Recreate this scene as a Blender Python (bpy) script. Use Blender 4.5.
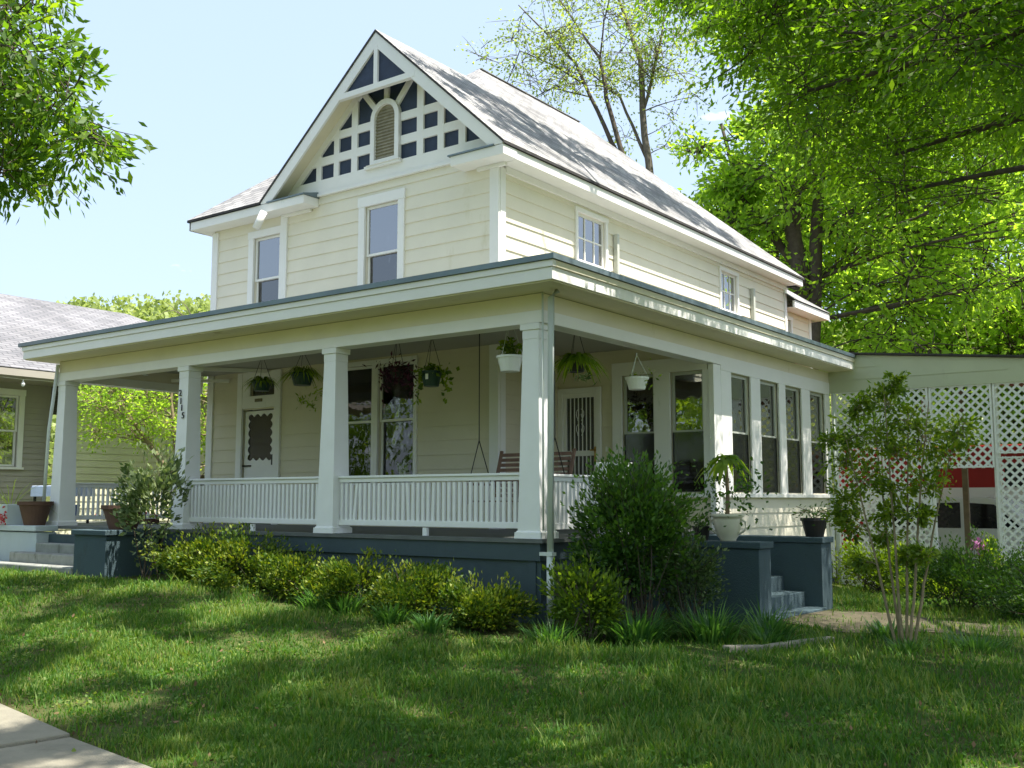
import bpy, math, random
import numpy as np
from mathutils import Vector, Matrix, Euler
from math import radians as R, sin, cos, pi
for o in list(bpy.data.objects): bpy.data.objects.remove(o)
S = bpy.context.scene; COL = S.collection
rng = np.random.default_rng(7); random.seed(7)

# ------------------------------------------------------------------ camera
cam = bpy.data.cameras.new("Camera"); co = bpy.data.objects.new("Camera", cam); COL.objects.link(co)
co.location = (7.03, -9.92, 1.15); co.rotation_euler = (R(90)+math.atan(116/1036), 0, R(36.5))
cam.sensor_width = 36; cam.lens = 36*1036/1024; cam.clip_start = .05; cam.clip_end = 2000
S.camera = co; S.render.resolution_x = 1024; S.render.resolution_y = 768
# ------------------------------------------------------------------ sky and sun
SUN_EL, SUN_AZ = R(67), R(80)            # azimuth clockwise from +Y
w = bpy.data.worlds.new("World"); S.world = w; w.use_nodes = True
nt = w.node_tree; nt.nodes.clear(); N = nt.nodes.new; L = nt.links.new
out = N('ShaderNodeOutputWorld'); bg = N('ShaderNodeBackground'); sky = N('ShaderNodeTexSky')
sky.sky_type = 'NISHITA'; sky.sun_disc = False; sky.sun_elevation = SUN_EL; sky.sun_rotation = SUN_AZ
sky.air_density = 1.0; sky.dust_density = 3.0; sky.ozone_density = 1.0
tc = N('ShaderNodeTexCoord'); nz = N('ShaderNodeTexNoise'); nz.inputs['Scale'].default_value = 5.5
nz.inputs['Detail'].default_value = 6; nz.inputs['Roughness'].default_value = .55
mp = N('ShaderNodeMapping'); mp.inputs['Scale'].default_value = (1, 1, 2.6); mp.inputs['Location'].default_value = (.3, .1, .25)
cr = N('ShaderNodeValToRGB'); cr.color_ramp.elements[0].position = .66; cr.color_ramp.elements[1].position = .82
mx = N('ShaderNodeMix'); mx.data_type = 'RGBA'; mx.inputs[7].default_value = (11, 11.2, 11.5, 1)
L(tc.outputs['Generated'], mp.inputs['Vector']); L(mp.outputs[0], nz.inputs['Vector']); L(nz.outputs[0], cr.inputs[0])
hz = N('ShaderNodeMix'); hz.data_type = 'RGBA'; hz.inputs[0].default_value = .68; hz.inputs[7].default_value = (2.3, 2.85, 3.6, 1)
L(sky.outputs[0], hz.inputs[6]); L(cr.outputs[0], mx.inputs[0]); L(hz.outputs[2], mx.inputs[6]); L(mx.outputs[2], bg.inputs[0]); L(bg.outputs[0], out.inputs[0])
bg.inputs[1].default_value = .14
sd = Vector((sin(SUN_AZ)*cos(SUN_EL), cos(SUN_AZ)*cos(SUN_EL), sin(SUN_EL)))
sl = bpy.data.lights.new("Sun", 'SUN'); sl.energy = 4.6; sl.angle = R(.53); sl.color = (1, .95, .86)
so = bpy.data.objects.new("Sun", sl); COL.objects.link(so); so.rotation_euler = sd.to_track_quat('Z', 'Y').to_euler(); so.location = (20, 5, 40)
S.view_settings.view_transform = 'Standard'; S.view_settings.look = 'None'; S.view_settings.gamma = 1
S.view_settings.exposure = 1.3
try:
    S.cycles.max_bounces = 8; S.cycles.transparent_max_bounces = 12
except Exception: pass

# ------------------------------------------------------------------ materials
def srgb(r, g, b):
    f = lambda c: (c/255/12.92) if c/255 <= .04045 else ((c/255+.055)/1.055)**2.4
    return (f(r), f(g), f(b), 1)
def mat(name, col, rough=.6, var=.12, scale=3., bump=0., bscale=40., col2=None, metal=0., spec=.4, dirt=None):
    m = bpy.data.materials.new(name); m.use_nodes = True; t = m.node_tree; n = t.nodes.new; l = t.links.new
    p = t.nodes['Principled BSDF']; p.inputs['Roughness'].default_value = rough; p.inputs['Metallic'].default_value = metal
    p.inputs['Specular IOR Level'].default_value = spec
    c = n('ShaderNodeTexCoord'); z = n('ShaderNodeTexNoise'); z.inputs['Scale'].default_value = scale
    z.inputs['Detail'].default_value = 5; z.inputs['Roughness'].default_value = .6
    l(c.outputs['Object'], z.inputs['Vector'])
    r = n('ShaderNodeValToRGB'); e = r.color_ramp.elements; e[0].position = .3; e[1].position = .7
    a = col if len(col) == 4 else tuple(col)+(1,)
    b = col2 if col2 is not None else tuple(min(1, x*(1+var)) for x in a[:3])
    e[0].color = tuple(x*(1-var) for x in a[:3])+(1,); e[1].color = tuple(b[:3])+(1,)
    l(z.outputs[0], r.inputs[0]); last = r.outputs[0]
    if dirt:
        z3 = n('ShaderNodeTexNoise'); z3.inputs['Scale'].default_value = dirt[1]; z3.inputs['Detail'].default_value = 8
        z3.inputs['Roughness'].default_value = .7
        mpn = n('ShaderNodeMapping'); mpn.inputs['Scale'].default_value = (1, 1, .35); l(c.outputs['Object'], mpn.inputs[0]); l(mpn.outputs[0], z3.inputs['Vector'])
        r3 = n('ShaderNodeValToRGB'); r3.color_ramp.elements[0].position = dirt[2]; r3.color_ramp.elements[1].position = dirt[2]+.12
        l(z3.outputs[0], r3.inputs[0])
        mm = n('ShaderNodeMix'); mm.data_type = 'RGBA'; l(r3.outputs[0], mm.inputs[0]); l(last, mm.inputs[6]); mm.inputs[7].default_value = tuple(dirt[0])+(1,); last = mm.outputs[2]
    l(last, p.inputs['Base Color'])
    if bump:
        z2 = n('ShaderNodeTexNoise'); z2.inputs['Scale'].default_value = bscale; z2.inputs['Detail'].default_value = 4
        l(c.outputs['Object'], z2.inputs['Vector'])
        bn = n('ShaderNodeBump'); bn.inputs['Strength'].default_value = bump; bn.inputs['Distance'].default_value = .01
        l(z2.outputs[0], bn.inputs['Height']); l(bn.outputs[0], p.inputs['Normal'])
    return m
def leafmat(name, c0, c1, c2, trans=.45, tcol=None, rough=.5):
    m = bpy.data.materials.new(name); m.use_nodes = True; t = m.node_tree; n = t.nodes.new; l = t.links.new
    p = t.nodes['Principled BSDF']; o = t.nodes['Material Output']; p.inputs['Roughness'].default_value = rough
    p.inputs['Specular IOR Level'].default_value = .35
    a = n('ShaderNodeAttribute'); a.attribute_name = 'rnd'
    r = n('ShaderNodeValToRGB'); e = r.color_ramp.elements; e[0].color = c0+(1,); e[1].color = c2+(1,)
    k = e.new(.5); k.color = c1+(1,)
    l(a.outputs['Fac'], r.inputs[0]); l(r.outputs[0], p.inputs['Base Color'])
    tr = n('ShaderNodeBsdfTranslucent'); mxx = n('ShaderNodeMix'); mxx.data_type = 'RGBA'; mxx.blend_type = 'MULTIPLY'
    mxx.inputs[0].default_value = 1; l(r.outputs[0], mxx.inputs[6]); mxx.inputs[7].default_value = (tcol or (3.2, 3.0, 1.0))+(1,)
    l(mxx.outputs[2], tr.inputs[0])
    ms = n('ShaderNodeMixShader'); ms.inputs[0].default_value = trans
    l(p.outputs[0], ms.inputs[1]); l(tr.outputs[0], ms.inputs[2]); l(ms.outputs[0], o.inputs[0])
    return m
def glassmat(name, tint=(.5, .52, .5), refl=.10, rough=.02, tr=1.0):
    m = bpy.data.materials.new(name); m.use_nodes = True; t = m.node_tree; n = t.nodes.new; l = t.links.new
    t.nodes.clear(); o = n('ShaderNodeOutputMaterial'); g = n('ShaderNodeBsdfGlossy'); g.inputs['Roughness'].default_value = rough
    tp = n('ShaderNodeBsdfTransparent'); tp.inputs[0].default_value = tint+(1,)
    lw = n('ShaderNodeFresnel'); lw.inputs[0].default_value = 1.5
    ad = n('ShaderNodeMath'); ad.operation = 'ADD'; ad.use_clamp = True; ad.inputs[1].default_value = refl; l(lw.outputs[0], ad.inputs[0])
    c = n('ShaderNodeTexCoord'); z = n('ShaderNodeTexNoise'); z.inputs['Scale'].default_value = 2.5; l(c.outputs['Object'], z.inputs['Vector'])
    b = n('ShaderNodeBump'); b.inputs['Strength'].default_value = .16; b.inputs['Distance'].default_value = .02; l(z.outputs[0], b.inputs['Height']); l(b.outputs[0], g.inputs['Normal'])
    ms = n('ShaderNodeMixShader'); l(ad.outputs[0], ms.inputs[0]); l(tp.outputs[0], ms.inputs[1]); l(g.outputs[0], ms.inputs[2]); l(ms.outputs[0], o.inputs[0])
    return m
def shingle(name, c0, c1, row=.14):
    m = mat(name, c0, .9, .25, 9., .5, 90.)
    t = m.node_tree; n = t.nodes.new; l = t.links.new; p = t.nodes['Principled BSDF']
    a = n('ShaderNodeAttribute'); a.attribute_name = 'uvw'
    br = n('ShaderNodeTexBrick'); br.inputs['Scale'].default_value = 1; br.inputs['Brick Width'].default_value = .32
    br.inputs['Row Height'].default_value = row; br.inputs['Mortar Size'].default_value = .011
    br.inputs['Color1'].default_value = tuple(c0)+(1,); br.inputs['Color2'].default_value = tuple(c1)+(1,); br.inputs['Mortar'].default_value = tuple(x*.42 for x in c0)+(1,)
    l(a.outputs['Vector'], br.inputs['Vector'])
    nz = n('ShaderNodeTexNoise'); nz.inputs['Scale'].default_value = .8; nz.inputs['Detail'].default_value = 6
    c = n('ShaderNodeTexCoord'); l(c.outputs['Object'], nz.inputs[0])
    mr = n('ShaderNodeMapRange'); mr.inputs[1].default_value = .3; mr.inputs[2].default_value = .7; mr.inputs[3].default_value = .75; mr.inputs[4].default_value = 1.15
    l(nz.outputs[0], mr.inputs[0])
    vm = n('ShaderNodeMix'); vm.data_type = 'RGBA'; vm.blend_type = 'MULTIPLY'; vm.inputs[0].default_value = 1
    l(br.outputs[0], vm.inputs[6]); l(mr.outputs[0], vm.inputs[7]); l(vm.outputs[2], p.inputs['Base Color'])
    return m
M = {}
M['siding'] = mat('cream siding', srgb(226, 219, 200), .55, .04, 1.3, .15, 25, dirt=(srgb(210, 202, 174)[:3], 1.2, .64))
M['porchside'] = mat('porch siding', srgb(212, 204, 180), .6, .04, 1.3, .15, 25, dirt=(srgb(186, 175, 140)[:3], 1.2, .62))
M['white'] = mat('white trim paint', srgb(234, 232, 228), .5, .03, 2., .12, 30, dirt=(srgb(196, 200, 190)[:3], 2.2, .66))
M['rail'] = mat('white rail paint', srgb(234, 234, 232), .45, .03, 3., .08, 30, dirt=(srgb(190, 196, 188)[:3], 5, .68))
M['cream'] = mat('cream trim', srgb(224, 216, 194), .6, .04, 1.5, .1, 30, dirt=(srgb(196, 182, 146)[:3], 1.6, .64))
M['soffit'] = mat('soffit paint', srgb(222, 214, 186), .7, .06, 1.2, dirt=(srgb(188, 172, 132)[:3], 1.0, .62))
M['navy'] = mat('navy shingle', srgb(42, 54, 76), .6, .2, 6., .3, 60, dirt=(srgb(78, 66, 62)[:3], 5, .7))
M['bluegrey'] = mat('blue grey paint', srgb(62, 78, 84), .55, .1, 2., .25, 25, dirt=(srgb(58, 66, 66)[:3], 2.0, .6))
M['pier'] = mat('stucco blue grey', srgb(66, 84, 90), .85, .08, 2., .8, 70, dirt=(srgb(60, 70, 70)[:3], 1.8, .6))
M['drip'] = mat('metal drip edge', srgb(112, 126, 132), .4, .12, 2.5, 0, dirt=(srgb(92, 76, 62)[:3], 3.0, .72), metal=.4)
M['flat'] = mat('porch roof membrane', srgb(130, 134, 134), .8, .15, 1.5)
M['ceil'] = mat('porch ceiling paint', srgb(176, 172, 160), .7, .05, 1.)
M['floor'] = mat('porch floor boards', srgb(96, 100, 98), .6, .15, 4.)
M['stepc'] = mat('step concrete', srgb(140, 142, 136), .9, .18, 5., .6, 60, dirt=(srgb(100, 102, 92)[:3], 4, .55))
M['cheek'] = mat('pale grey masonry paint', srgb(186, 196, 200), .8, .06, 2., .4, 50, dirt=(srgb(140, 148, 150)[:3], 2, .62))
M['roof'] = shingle('grey asphalt shingle', srgb(128, 127, 128)[:3], srgb(166, 164, 162)[:3])
M['sash'] = mat('grey white sash', srgb(186, 188, 178), .5, .04)
M['roof2'] = shingle('pale asphalt shingle', srgb(112, 112, 116)[:3], srgb(134, 133, 136)[:3])
M['edge'] = mat('shingle edge', srgb(64, 62, 62), .9, .3, 8.)
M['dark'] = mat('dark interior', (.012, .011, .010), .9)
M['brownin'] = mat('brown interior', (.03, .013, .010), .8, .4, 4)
M['curtain'] = mat('curtain', srgb(226, 224, 220), .9, .1, 3.)
M['screen'] = mat('window screen', (.03, .032, .035), .7)
M['glass'] = glassmat('window glass', (.55, .57, .56), .16)
M['glassdark'] = glassmat('screened glass', (.3, .32, .32), .03, .08)
M['glassliv'] = glassmat('shaded window glass', (.6, .62, .6), .05)
M['glassup'] = glassmat('bright glass', (.86, .88, .90), .34)
M['metal'] = mat('dark metal', (.03, .03, .03), .4, metal=.6)
M['brass'] = mat('brass', (.45, .3, .1), .3, metal=.9)
M['wood'] = mat('weathered teak', srgb(126, 98, 84), .7, .25, 12., .3, 40)
M['blind'] = mat('old blind', srgb(150, 142, 122), .8, .2, 8.)
M['oldwood'] = mat('old tan wood', srgb(136, 118, 96), .8, .2, 6.)
M['pipe'] = mat('painted downspout', srgb(206, 212, 206), .4, .05, 2.)
M['bark'] = mat('tree bark', srgb(78, 70, 60), .95, .35, 5., 1., 22)
M['barkgrey'] = mat('grey bark', srgb(104, 96, 86), .95, .3, 7., 1., 30)
M['stem'] = mat('pale stems', srgb(138, 124, 98), .9, .25, 12., .5, 60)
M['pot_green'] = mat('green plastic pot', srgb(24, 58, 50), .4)
M['pot_white'] = mat('white plastic pot', srgb(232, 234, 230), .4, .03)
M['pot_black'] = mat('black plastic pot', srgb(40, 38, 38), .5)
M['pot_brown'] = mat('brown clay pot', srgb(92, 68, 56), .8, .15)
M['urn'] = mat('cream urn', srgb(216, 212, 188), .45, .06)
M['soil'] = mat('potting soil', (.03, .02, .012), .95)
M['concrete'] = mat('sidewalk concrete', srgb(132, 127, 112), .95, .18, 3., .8, 80, dirt=(srgb(116, 110, 94)[:3], 2.4, .56))
M['path'] = mat('worn path', srgb(82, 76, 58), .95, .25, 3., .9, 40, dirt=(srgb(90, 96, 58)[:3], 3, .55))
M['kerb'] = mat('old kerb stone', srgb(140, 134, 120), .95, .2, 5., .8, 50)
M['car_white'] = mat('white car paint', srgb(228, 230, 230), .25, .02)
M['car_red'] = mat('red car paint', srgb(150, 24, 26), .35, .05)
M['tyre'] = mat('tyre rubber', (.015, .015, .015), .9)
M['rim'] = mat('rim', (.5, .5, .5), .3, metal=.8)
M['carglass'] = mat('tinted car glass', (.01, .011, .012), .08)
M['redlamp'] = mat('tail lamp red', (.5, .01, .01), .3)
M['nb_brown'] = mat('tan neighbour siding', srgb(166, 160, 150), .7, .06, 1.5)
M['nb_green'] = mat('pale neighbour siding', srgb(206, 204, 178), .7, .06, 1.5)
M['bulb'] = mat('white bulb', (.9, .9, .86), .3)
M['blue'] = mat('blue plastic', srgb(60, 98, 176), .4)
M['cloth'] = mat('blue white cloth', srgb(196, 208, 228), .9)
M['fur'] = mat('wooden fence', srgb(96, 84, 70), .9, .2, 5)
# leaves: dark, mid, light
M['lf_tree'] = leafmat('broadleaf leaves', (.08, .14, .012), (.13, .215, .018), (.20, .29, .03), .62, (2.9, 2.6, 1.1))
M['lf_over'] = leafmat('overhead leaves', (.040, .088, .008), (.068, .138, .010), (.12, .205, .016), .6, (3.2, 3.1, 1.0))
M['lf_bright'] = leafmat('spring leaves', (.14, .245, .03), (.19, .32, .035), (.27, .395, .06), .62, (2.6, 2.4, 1.2))
M['lf_oak'] = leafmat('oak leaves', (.035, .085, .015), (.07, .15, .016), (.15, .24, .02), .52, (2.8, 2.6, .8))
M['lf_sparse'] = leafmat('young leaves', (.12, .18, .03), (.19, .27, .05), (.28, .35, .09), .5, (2.4, 2.2, 1.2))
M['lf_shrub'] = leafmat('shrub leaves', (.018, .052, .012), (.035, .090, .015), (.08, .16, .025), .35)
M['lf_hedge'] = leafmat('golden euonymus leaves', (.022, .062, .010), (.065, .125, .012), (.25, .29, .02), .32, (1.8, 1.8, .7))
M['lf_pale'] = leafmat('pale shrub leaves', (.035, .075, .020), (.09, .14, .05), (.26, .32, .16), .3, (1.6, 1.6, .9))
M['lf_grassy'] = leafmat('strap leaves', (.025, .080, .020), (.045, .125, .030), (.10, .20, .06), .35)
M['lf_purple'] = leafmat('purple leaves', (.02, .004, .012), (.05, .01, .03), (.10, .02, .05), .25, (2, 1, 1.5))
M['lf_small'] = leafmat('small tree leaves', (.045, .095, .012), (.10, .17, .016), (.20, .27, .03), .52, (2.8, 2.5, .9))
M['grass'] = leafmat('grass blades', (.032, .10, .010), (.07, .17, .018), (.22, .27, .07), .42, (2.1, 1.9, .9), .6)
M['lf_pink'] = leafmat('pink petals', (.35, .10, .28), (.5, .2, .42), (.6, .3, .5), .3, (1, .8, 1))
M['lf_red'] = leafmat('red petals', (.45, .03, .05), (.6, .08, .1), (.7, .2, .2), .3, (1, .7, .7))
M['lf_hill'] = leafmat('hill wood leaves', (.17, .22, .06), (.24, .30, .09), (.33, .38, .13), .4, (2, 2, 1.4))  # haze of the distance is put into these paler leaf colours

# ------------------------------------------------------------------ mesh helpers
class MB:
    def __init__(s): s.v = []; s.f = []
    def poly(s, *fs):
        for pts in fs:
            b = len(s.v); s.v += [tuple(p) for p in pts]; s.f.append(tuple(range(b, b+len(pts))))
    def box(s, x0, x1, y0, y1, z0, z1):
        if x0 > x1: x0, x1 = x1, x0
        if y0 > y1: y0, y1 = y1, y0
        b = len(s.v); s.v += [(x, y, z) for z in (z0, z1) for x, y in ((x0, y0), (x1, y0), (x1, y1), (x0, y1))]
        s.f += [(b, b+3, b+2, b+1), (b+4, b+5, b+6, b+7), (b, b+1, b+5, b+4), (b+1, b+2, b+6, b+5), (b+2, b+3, b+7, b+6), (b+3, b, b+4, b+7)]
        return s
    def hexa(s, bot, top):
        b = len(s.v); n = len(bot); s.v += [tuple(p) for p in bot]+[tuple(p) for p in top]
        s.f.append(tuple(range(b+n-1, b-1, -1))); s.f.append(tuple(range(b+n, b+2*n)))
        for i in range(n):
            j = (i+1) % n; s.f.append((b+i, b+j, b+n+j, b+n+i))
        return s
    def beam(s, p, q, w, h, up=(0, 0, 1)):
        p = Vector(p); q = Vector(q); d = (q-p).normalized(); u = Vector(up)
        a = d.cross(u)
        if a.length < 1e-4: a = d.cross(Vector((1, 0, 0)))
        a.normalize(); c = a.cross(d)
        a *= w/2; c *= h/2
        return s.hexa([p-a-c, p+a-c, p+a+c, p-a+c], [q-a-c, q+a-c, q+a+c, q-a+c])
    def tube(s, pts, rad, n=6, cap=True):
        pts = [Vector(p) for p in pts]
        if not hasattr(rad, '__len__'): rad = [rad]*len(pts)
        b = len(s.v); ref = Vector((0.31, .22, .93))
        for i, p in enumerate(pts):
            d = (pts[min(i+1, len(pts)-1)]-pts[max(i-1, 0)])
            d = d.normalized() if d.length > 1e-9 else Vector((0, 0, 1))
            a = d.cross(ref)
            if a.length < .05: a = d.cross(Vector((1, 0, 0)))
            a.normalize(); c = d.cross(a)
            for k in range(n):
                t = 2*pi*k/n; s.v.append(tuple(p+(a*cos(t)+c*sin(t))*rad[i]))
        for i in range(len(pts)-1):
            for k in range(n):
                j = (k+1) % n; s.f.append((b+i*n+k, b+i*n+j, b+(i+1)*n+j, b+(i+1)*n+k))
        if cap:
            s.f.append(tuple(b+k for k in range(n-1, -1, -1))); e = b+(len(pts)-1)*n; s.f.append(tuple(e+k for k in range(n)))
        return s
    def lathe(s, prof, c=(0, 0, 0), n=20, close=True):
        b = len(s.v)
        for r, z in prof:
            for k in range(n): t = 2*pi*k/n; s.v.append((c[0]+r*cos(t), c[1]+r*sin(t), c[2]+z))
        m = len(prof)
        for i in range(m-1):
            for k in range(n):
                j = (k+1) % n; s.f.append((b+i*n+k, b+i*n+j, b+(i+1)*n+j, b+(i+1)*n+k))
        if close: s.f.append(tuple(b+k for k in range(n-1, -1, -1)))
        return s
def obj(name, mb, m, parent=None, bevel=0, smooth=False, mats=None, uvw=None):
    me = bpy.data.meshes.new(name); me.from_pydata(mb.v, [], mb.f); me.update()
    me.materials.append(m)
    if uvw: 
        a = me.attributes.new('uvw', 'FLOAT_VECTOR', 'CORNER'); vals = []
        for pl in me.polygons:
            nn = pl.normal; h = Vector((0, 0, 1)).cross(nn)
            h = h.normalized() if h.length > .01 else Vector((1, 0, 0)); g = nn.cross(h)
            for li in pl.loop_indices:
                p = me.vertices[me.loops[li].vertex_index].co; vals += [p.dot(h), p.dot(g), 0]
        a.data.foreach_set('vector', vals)
    if smooth: me.polygons.foreach_set('use_smooth', [True]*len(me.polygons))
    o = bpy.data.objects.new(name, me); COL.objects.link(o)
    if parent is not None: o.parent = parent
    if bevel:
        b = o.modifiers.new('b', 'BEVEL'); b.width = bevel; b.segments = 2; b.limit_method = 'ANGLE'; b.angle_limit = R(40)
    return o
def tag(o, label=None, cat=None, group=None, kind=None):
    if label: o['label'] = label
    if cat: o['category'] = cat
    if group: o['group'] = group
    if kind: o['kind'] = kind
    return o
def empty(name, loc=(0, 0, 0), label=None, cat=None, group=None, parent=None):
    o = bpy.data.objects.new(name, None); o.empty_display_size = .1; COL.objects.link(o); o.location = loc
    if parent is not None: o.parent = parent
    return tag(o, label, cat, group)
def quads_obj(name, V, m, parent=None, rnd=None):
    """V: (n,4,3) array of quads"""
    n = len(V); me = bpy.data.meshes.new(name)
    me.vertices.add(n*4); me.vertices.foreach_set('co', np.ascontiguousarray(V, dtype=np.float32).ravel())
    me.loops.add(n*4); me.loops.foreach_set('vertex_index', np.arange(n*4, dtype=np.int32))
    me.polygons.add(n); me.polygons.foreach_set('loop_start', np.arange(0, n*4, 4, dtype=np.int32))
    me.polygons.foreach_set('loop_total', np.full(n, 4, dtype=np.int32))
    me.update(calc_edges=True)
    a = me.attributes.new('rnd', 'FLOAT', 'FACE'); a.data.foreach_set('value', (rng.random(n) if rnd is None else rnd).astype(np.float32))
    me.materials.append(m)
    o = bpy.data.objects.new(name, me); COL.objects.link(o)
    if parent is not None: o.parent = parent
    return o
def rvec(n):
    v = rng.normal(size=(n, 3)); return v/np.linalg.norm(v, axis=1, keepdims=True)
def kites(P, size, aspect=.45, droop=.25, dirs=None, flat=.5, sv=.35):
    """leaf shaped quads at points P; size: leaf length"""
    n = len(P); d = rvec(n) if dirs is None else dirs+rvec(n)*.7
    d[:, 2] -= droop; d /= np.linalg.norm(d, axis=1, keepdims=True)
    up = rvec(n); up[:, 2] += flat; s = np.cross(d, up); s /= (np.linalg.norm(s, axis=1, keepdims=True)+1e-9)
    nrm = np.cross(s, d)
    L_ = (size*(1+sv*(rng.random(n)*2-1)))[:, None]; W = L_*aspect
    a = P; c = P+d*L_; mid = P+d*L_*.48-nrm*L_*.06
    return np.stack([a, mid+s*W*.5, c, mid-s*W*.5], axis=1)

# ------------------------------------------------------------------ ground
def sst(a, b, t):
    t = np.clip((t-a)/(b-a), 0, 1); return t*t*(3-2*t)
def gh(x, y):
    x = np.asarray(x, float); y = np.asarray(y, float)
    hx = -.36*sst(-6, 3, x)
    t = sst(-1.2, -6.2, y) if False else 1-sst(-6.4, -1.0, y)
    base = hx*(1-t)+(-.47)*t
    r = -.30*sst(4, 12, y)*sst(-2, 2, x)
    u = .03*np.sin(x*1.7+.4)*np.sin(y*1.3)+.015*np.sin(x*4.1+y*2.2)
    near = np.exp(-((x-0)**2+(y+3)**2)/200)
    return base+r+u*near
def gz(x, y): return float(gh(x, y))
def axis(lo, hi, f0, f1, step):
    a = list(np.arange(f0, f1+1e-6, step)); k = step; v = f0
    while v > lo: k *= 1.35; v -= k; a.insert(0, v)
    k = step; v = f1
    while v < hi: k *= 1.35; v += k; a.append(v)
    return np.array(a)
xs = axis(-500, 500, -14, 12, .25); ys = axis(-300, 600, -11, 16, .25)
X, Y = np.meshgrid(xs, ys); Z = gh(X, Y)
# wooded hills rise far behind and to the left
D = np.hypot(X-7, Y+10); ang = np.degrees(np.arctan2(Y+10, X-7))
Z = Z+25.8*sst(95, 165, D)*sst(20, 70, ang)*(1+.12*np.sin(X*.05)+.08*np.sin(Y*.09+1))
mb = MB(); mb.v = list(zip(X.ravel(), Y.ravel(), Z.ravel())); nx = len(xs)
mb.f = [(j*nx+i, j*nx+i+1, (j+1)*nx+i+1, (j+1)*nx+i) for j in range(len(ys)-1) for i in range(nx-1)]
gm = mat('lawn soil and turf', (.105, .095, .042), .98, .3, 2.6, .6, 30, col2=(.07, .10, .028), spec=.05)
g = obj('ground', mb, gm, smooth=True); tag(g, kind='structure')

# sidewalk slabs, slightly turned
t_ = R(-8.2); ux = Vector((cos(t_), sin(t_), 0)); uy = Vector((-sin(t_), cos(t_), 0)); e0 = Vector((-.98, -5.68, 0))
mb = MB()
for k in range(-12, 8):
    a = e0+ux*(k*1.5-.2); b = e0+ux*(k*1.5+1.485-.2)
    P = [a-uy*1.25, b-uy*1.25, b, a]
    bot = [(p.x, p.y, gz(p.x, p.y)-.12) for p in P]; top = [(p.x, p.y, max(gz(a.x, a.y), gz(b.x, b.y))*.5+gz(p.x, p.y)*.5+.02) for p in P]
    mb.hexa(bot, top)
o = obj('sidewalk', mb, M['concrete'], bevel=.012); tag(o, kind='structure')

# ------------------------------------------------------------------ HOUSE
H = empty('house', (0, 0, 0), 'cream two storey wooden house with wrap around porch, white trim and navy gable shingles', 'house')
SH = .235
def siding(name, ax, pl, u0, u1, z0, z1, holes, m, parent, course=SH, sgn=1, ztop=None, zoff=0.):
    """lap boards; ax 'y' = wall facing -Y at y=pl (sgn 1), ax 'x' = wall facing +X at x=pl (sgn 1)"""
    mb = MB()
    def P(u, d, z): return (u, pl-d*sgn, z) if ax == 'y' else (pl+d*sgn, u, z)
    k0 = math.floor((z0-zoff)/course); z = k0*course+zoff
    while z < z1-1e-6:
        za, zb = max(z, z0), min(z+course, z1)
        cuts = sorted({za, zb}|{h for (a, b, c, d) in holes for h in (c, d) if za < h < zb})
        for c0, c1 in zip(cuts, cuts[1:]):
            zm = (c0+c1)/2; iv = [(u0, u1)]
            for (a, b, c, d) in holes:
                if c < zm < d:
                    nv = []
                    for p, q in iv:
                        if b <= p or a >= q: nv.append((p, q)); continue
                        if a > p: nv.append((p, a))
                        if b < q: nv.append((b, q))
                    iv = nv
            dep = lambda zz: .020-.017*((zz-z)/course)
            for p, q in iv:
                if ztop:   # clip the run under a sloping line
                    p = max(p, ztop(c1)[0]); q = min(q, ztop(c1)[1])
                    if q <= p: continue
                mb.poly([P(p, dep(c0), c0), P(q, dep(c0), c0), P(q, dep(c1), c1), P(p, dep(c1), c1)])
                if c0 == za: mb.poly([P(p, .003, c0), P(q, .003, c0), P(q, dep(c0), c0), P(p, dep(c0), c0)])
                # backing so the wall has thickness
                mb.poly([P(p, -.12, c0), P(p, -.12, c1), P(q, -.12, c1), P(q, -.12, c0)])
        z += course
    for (a, b, c, d) in holes:     # reveals
        mb.poly([P(a, 0, c), P(a, 0, d), P(a, -.12, d), P(a, -.12, c)], [P(b, 0, c), P(b, -.12, c), P(b, -.12, d), P(b, 0, d)],
                [P(a, 0, d), P(b, 0, d), P(b, -.12, d), P(a, -.12, d)], [P(a, 0, c), P(a, -.12, c), P(b, -.12, c), P(b, 0, c)])
    return obj(name, mb, m, parent)
def bx(ax, pl, u0, u1, d0, d1, z0, z1, mb, sgn=1):
    """box on a wall: u along wall, d out of the wall"""
    if ax == 'y': mb.box(u0, u1, pl-d1*sgn, pl-d0*sgn, z0, z1)
    else: mb.box(pl+d0*sgn, pl+d1*sgn, u0, u1, z0, z1)
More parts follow.
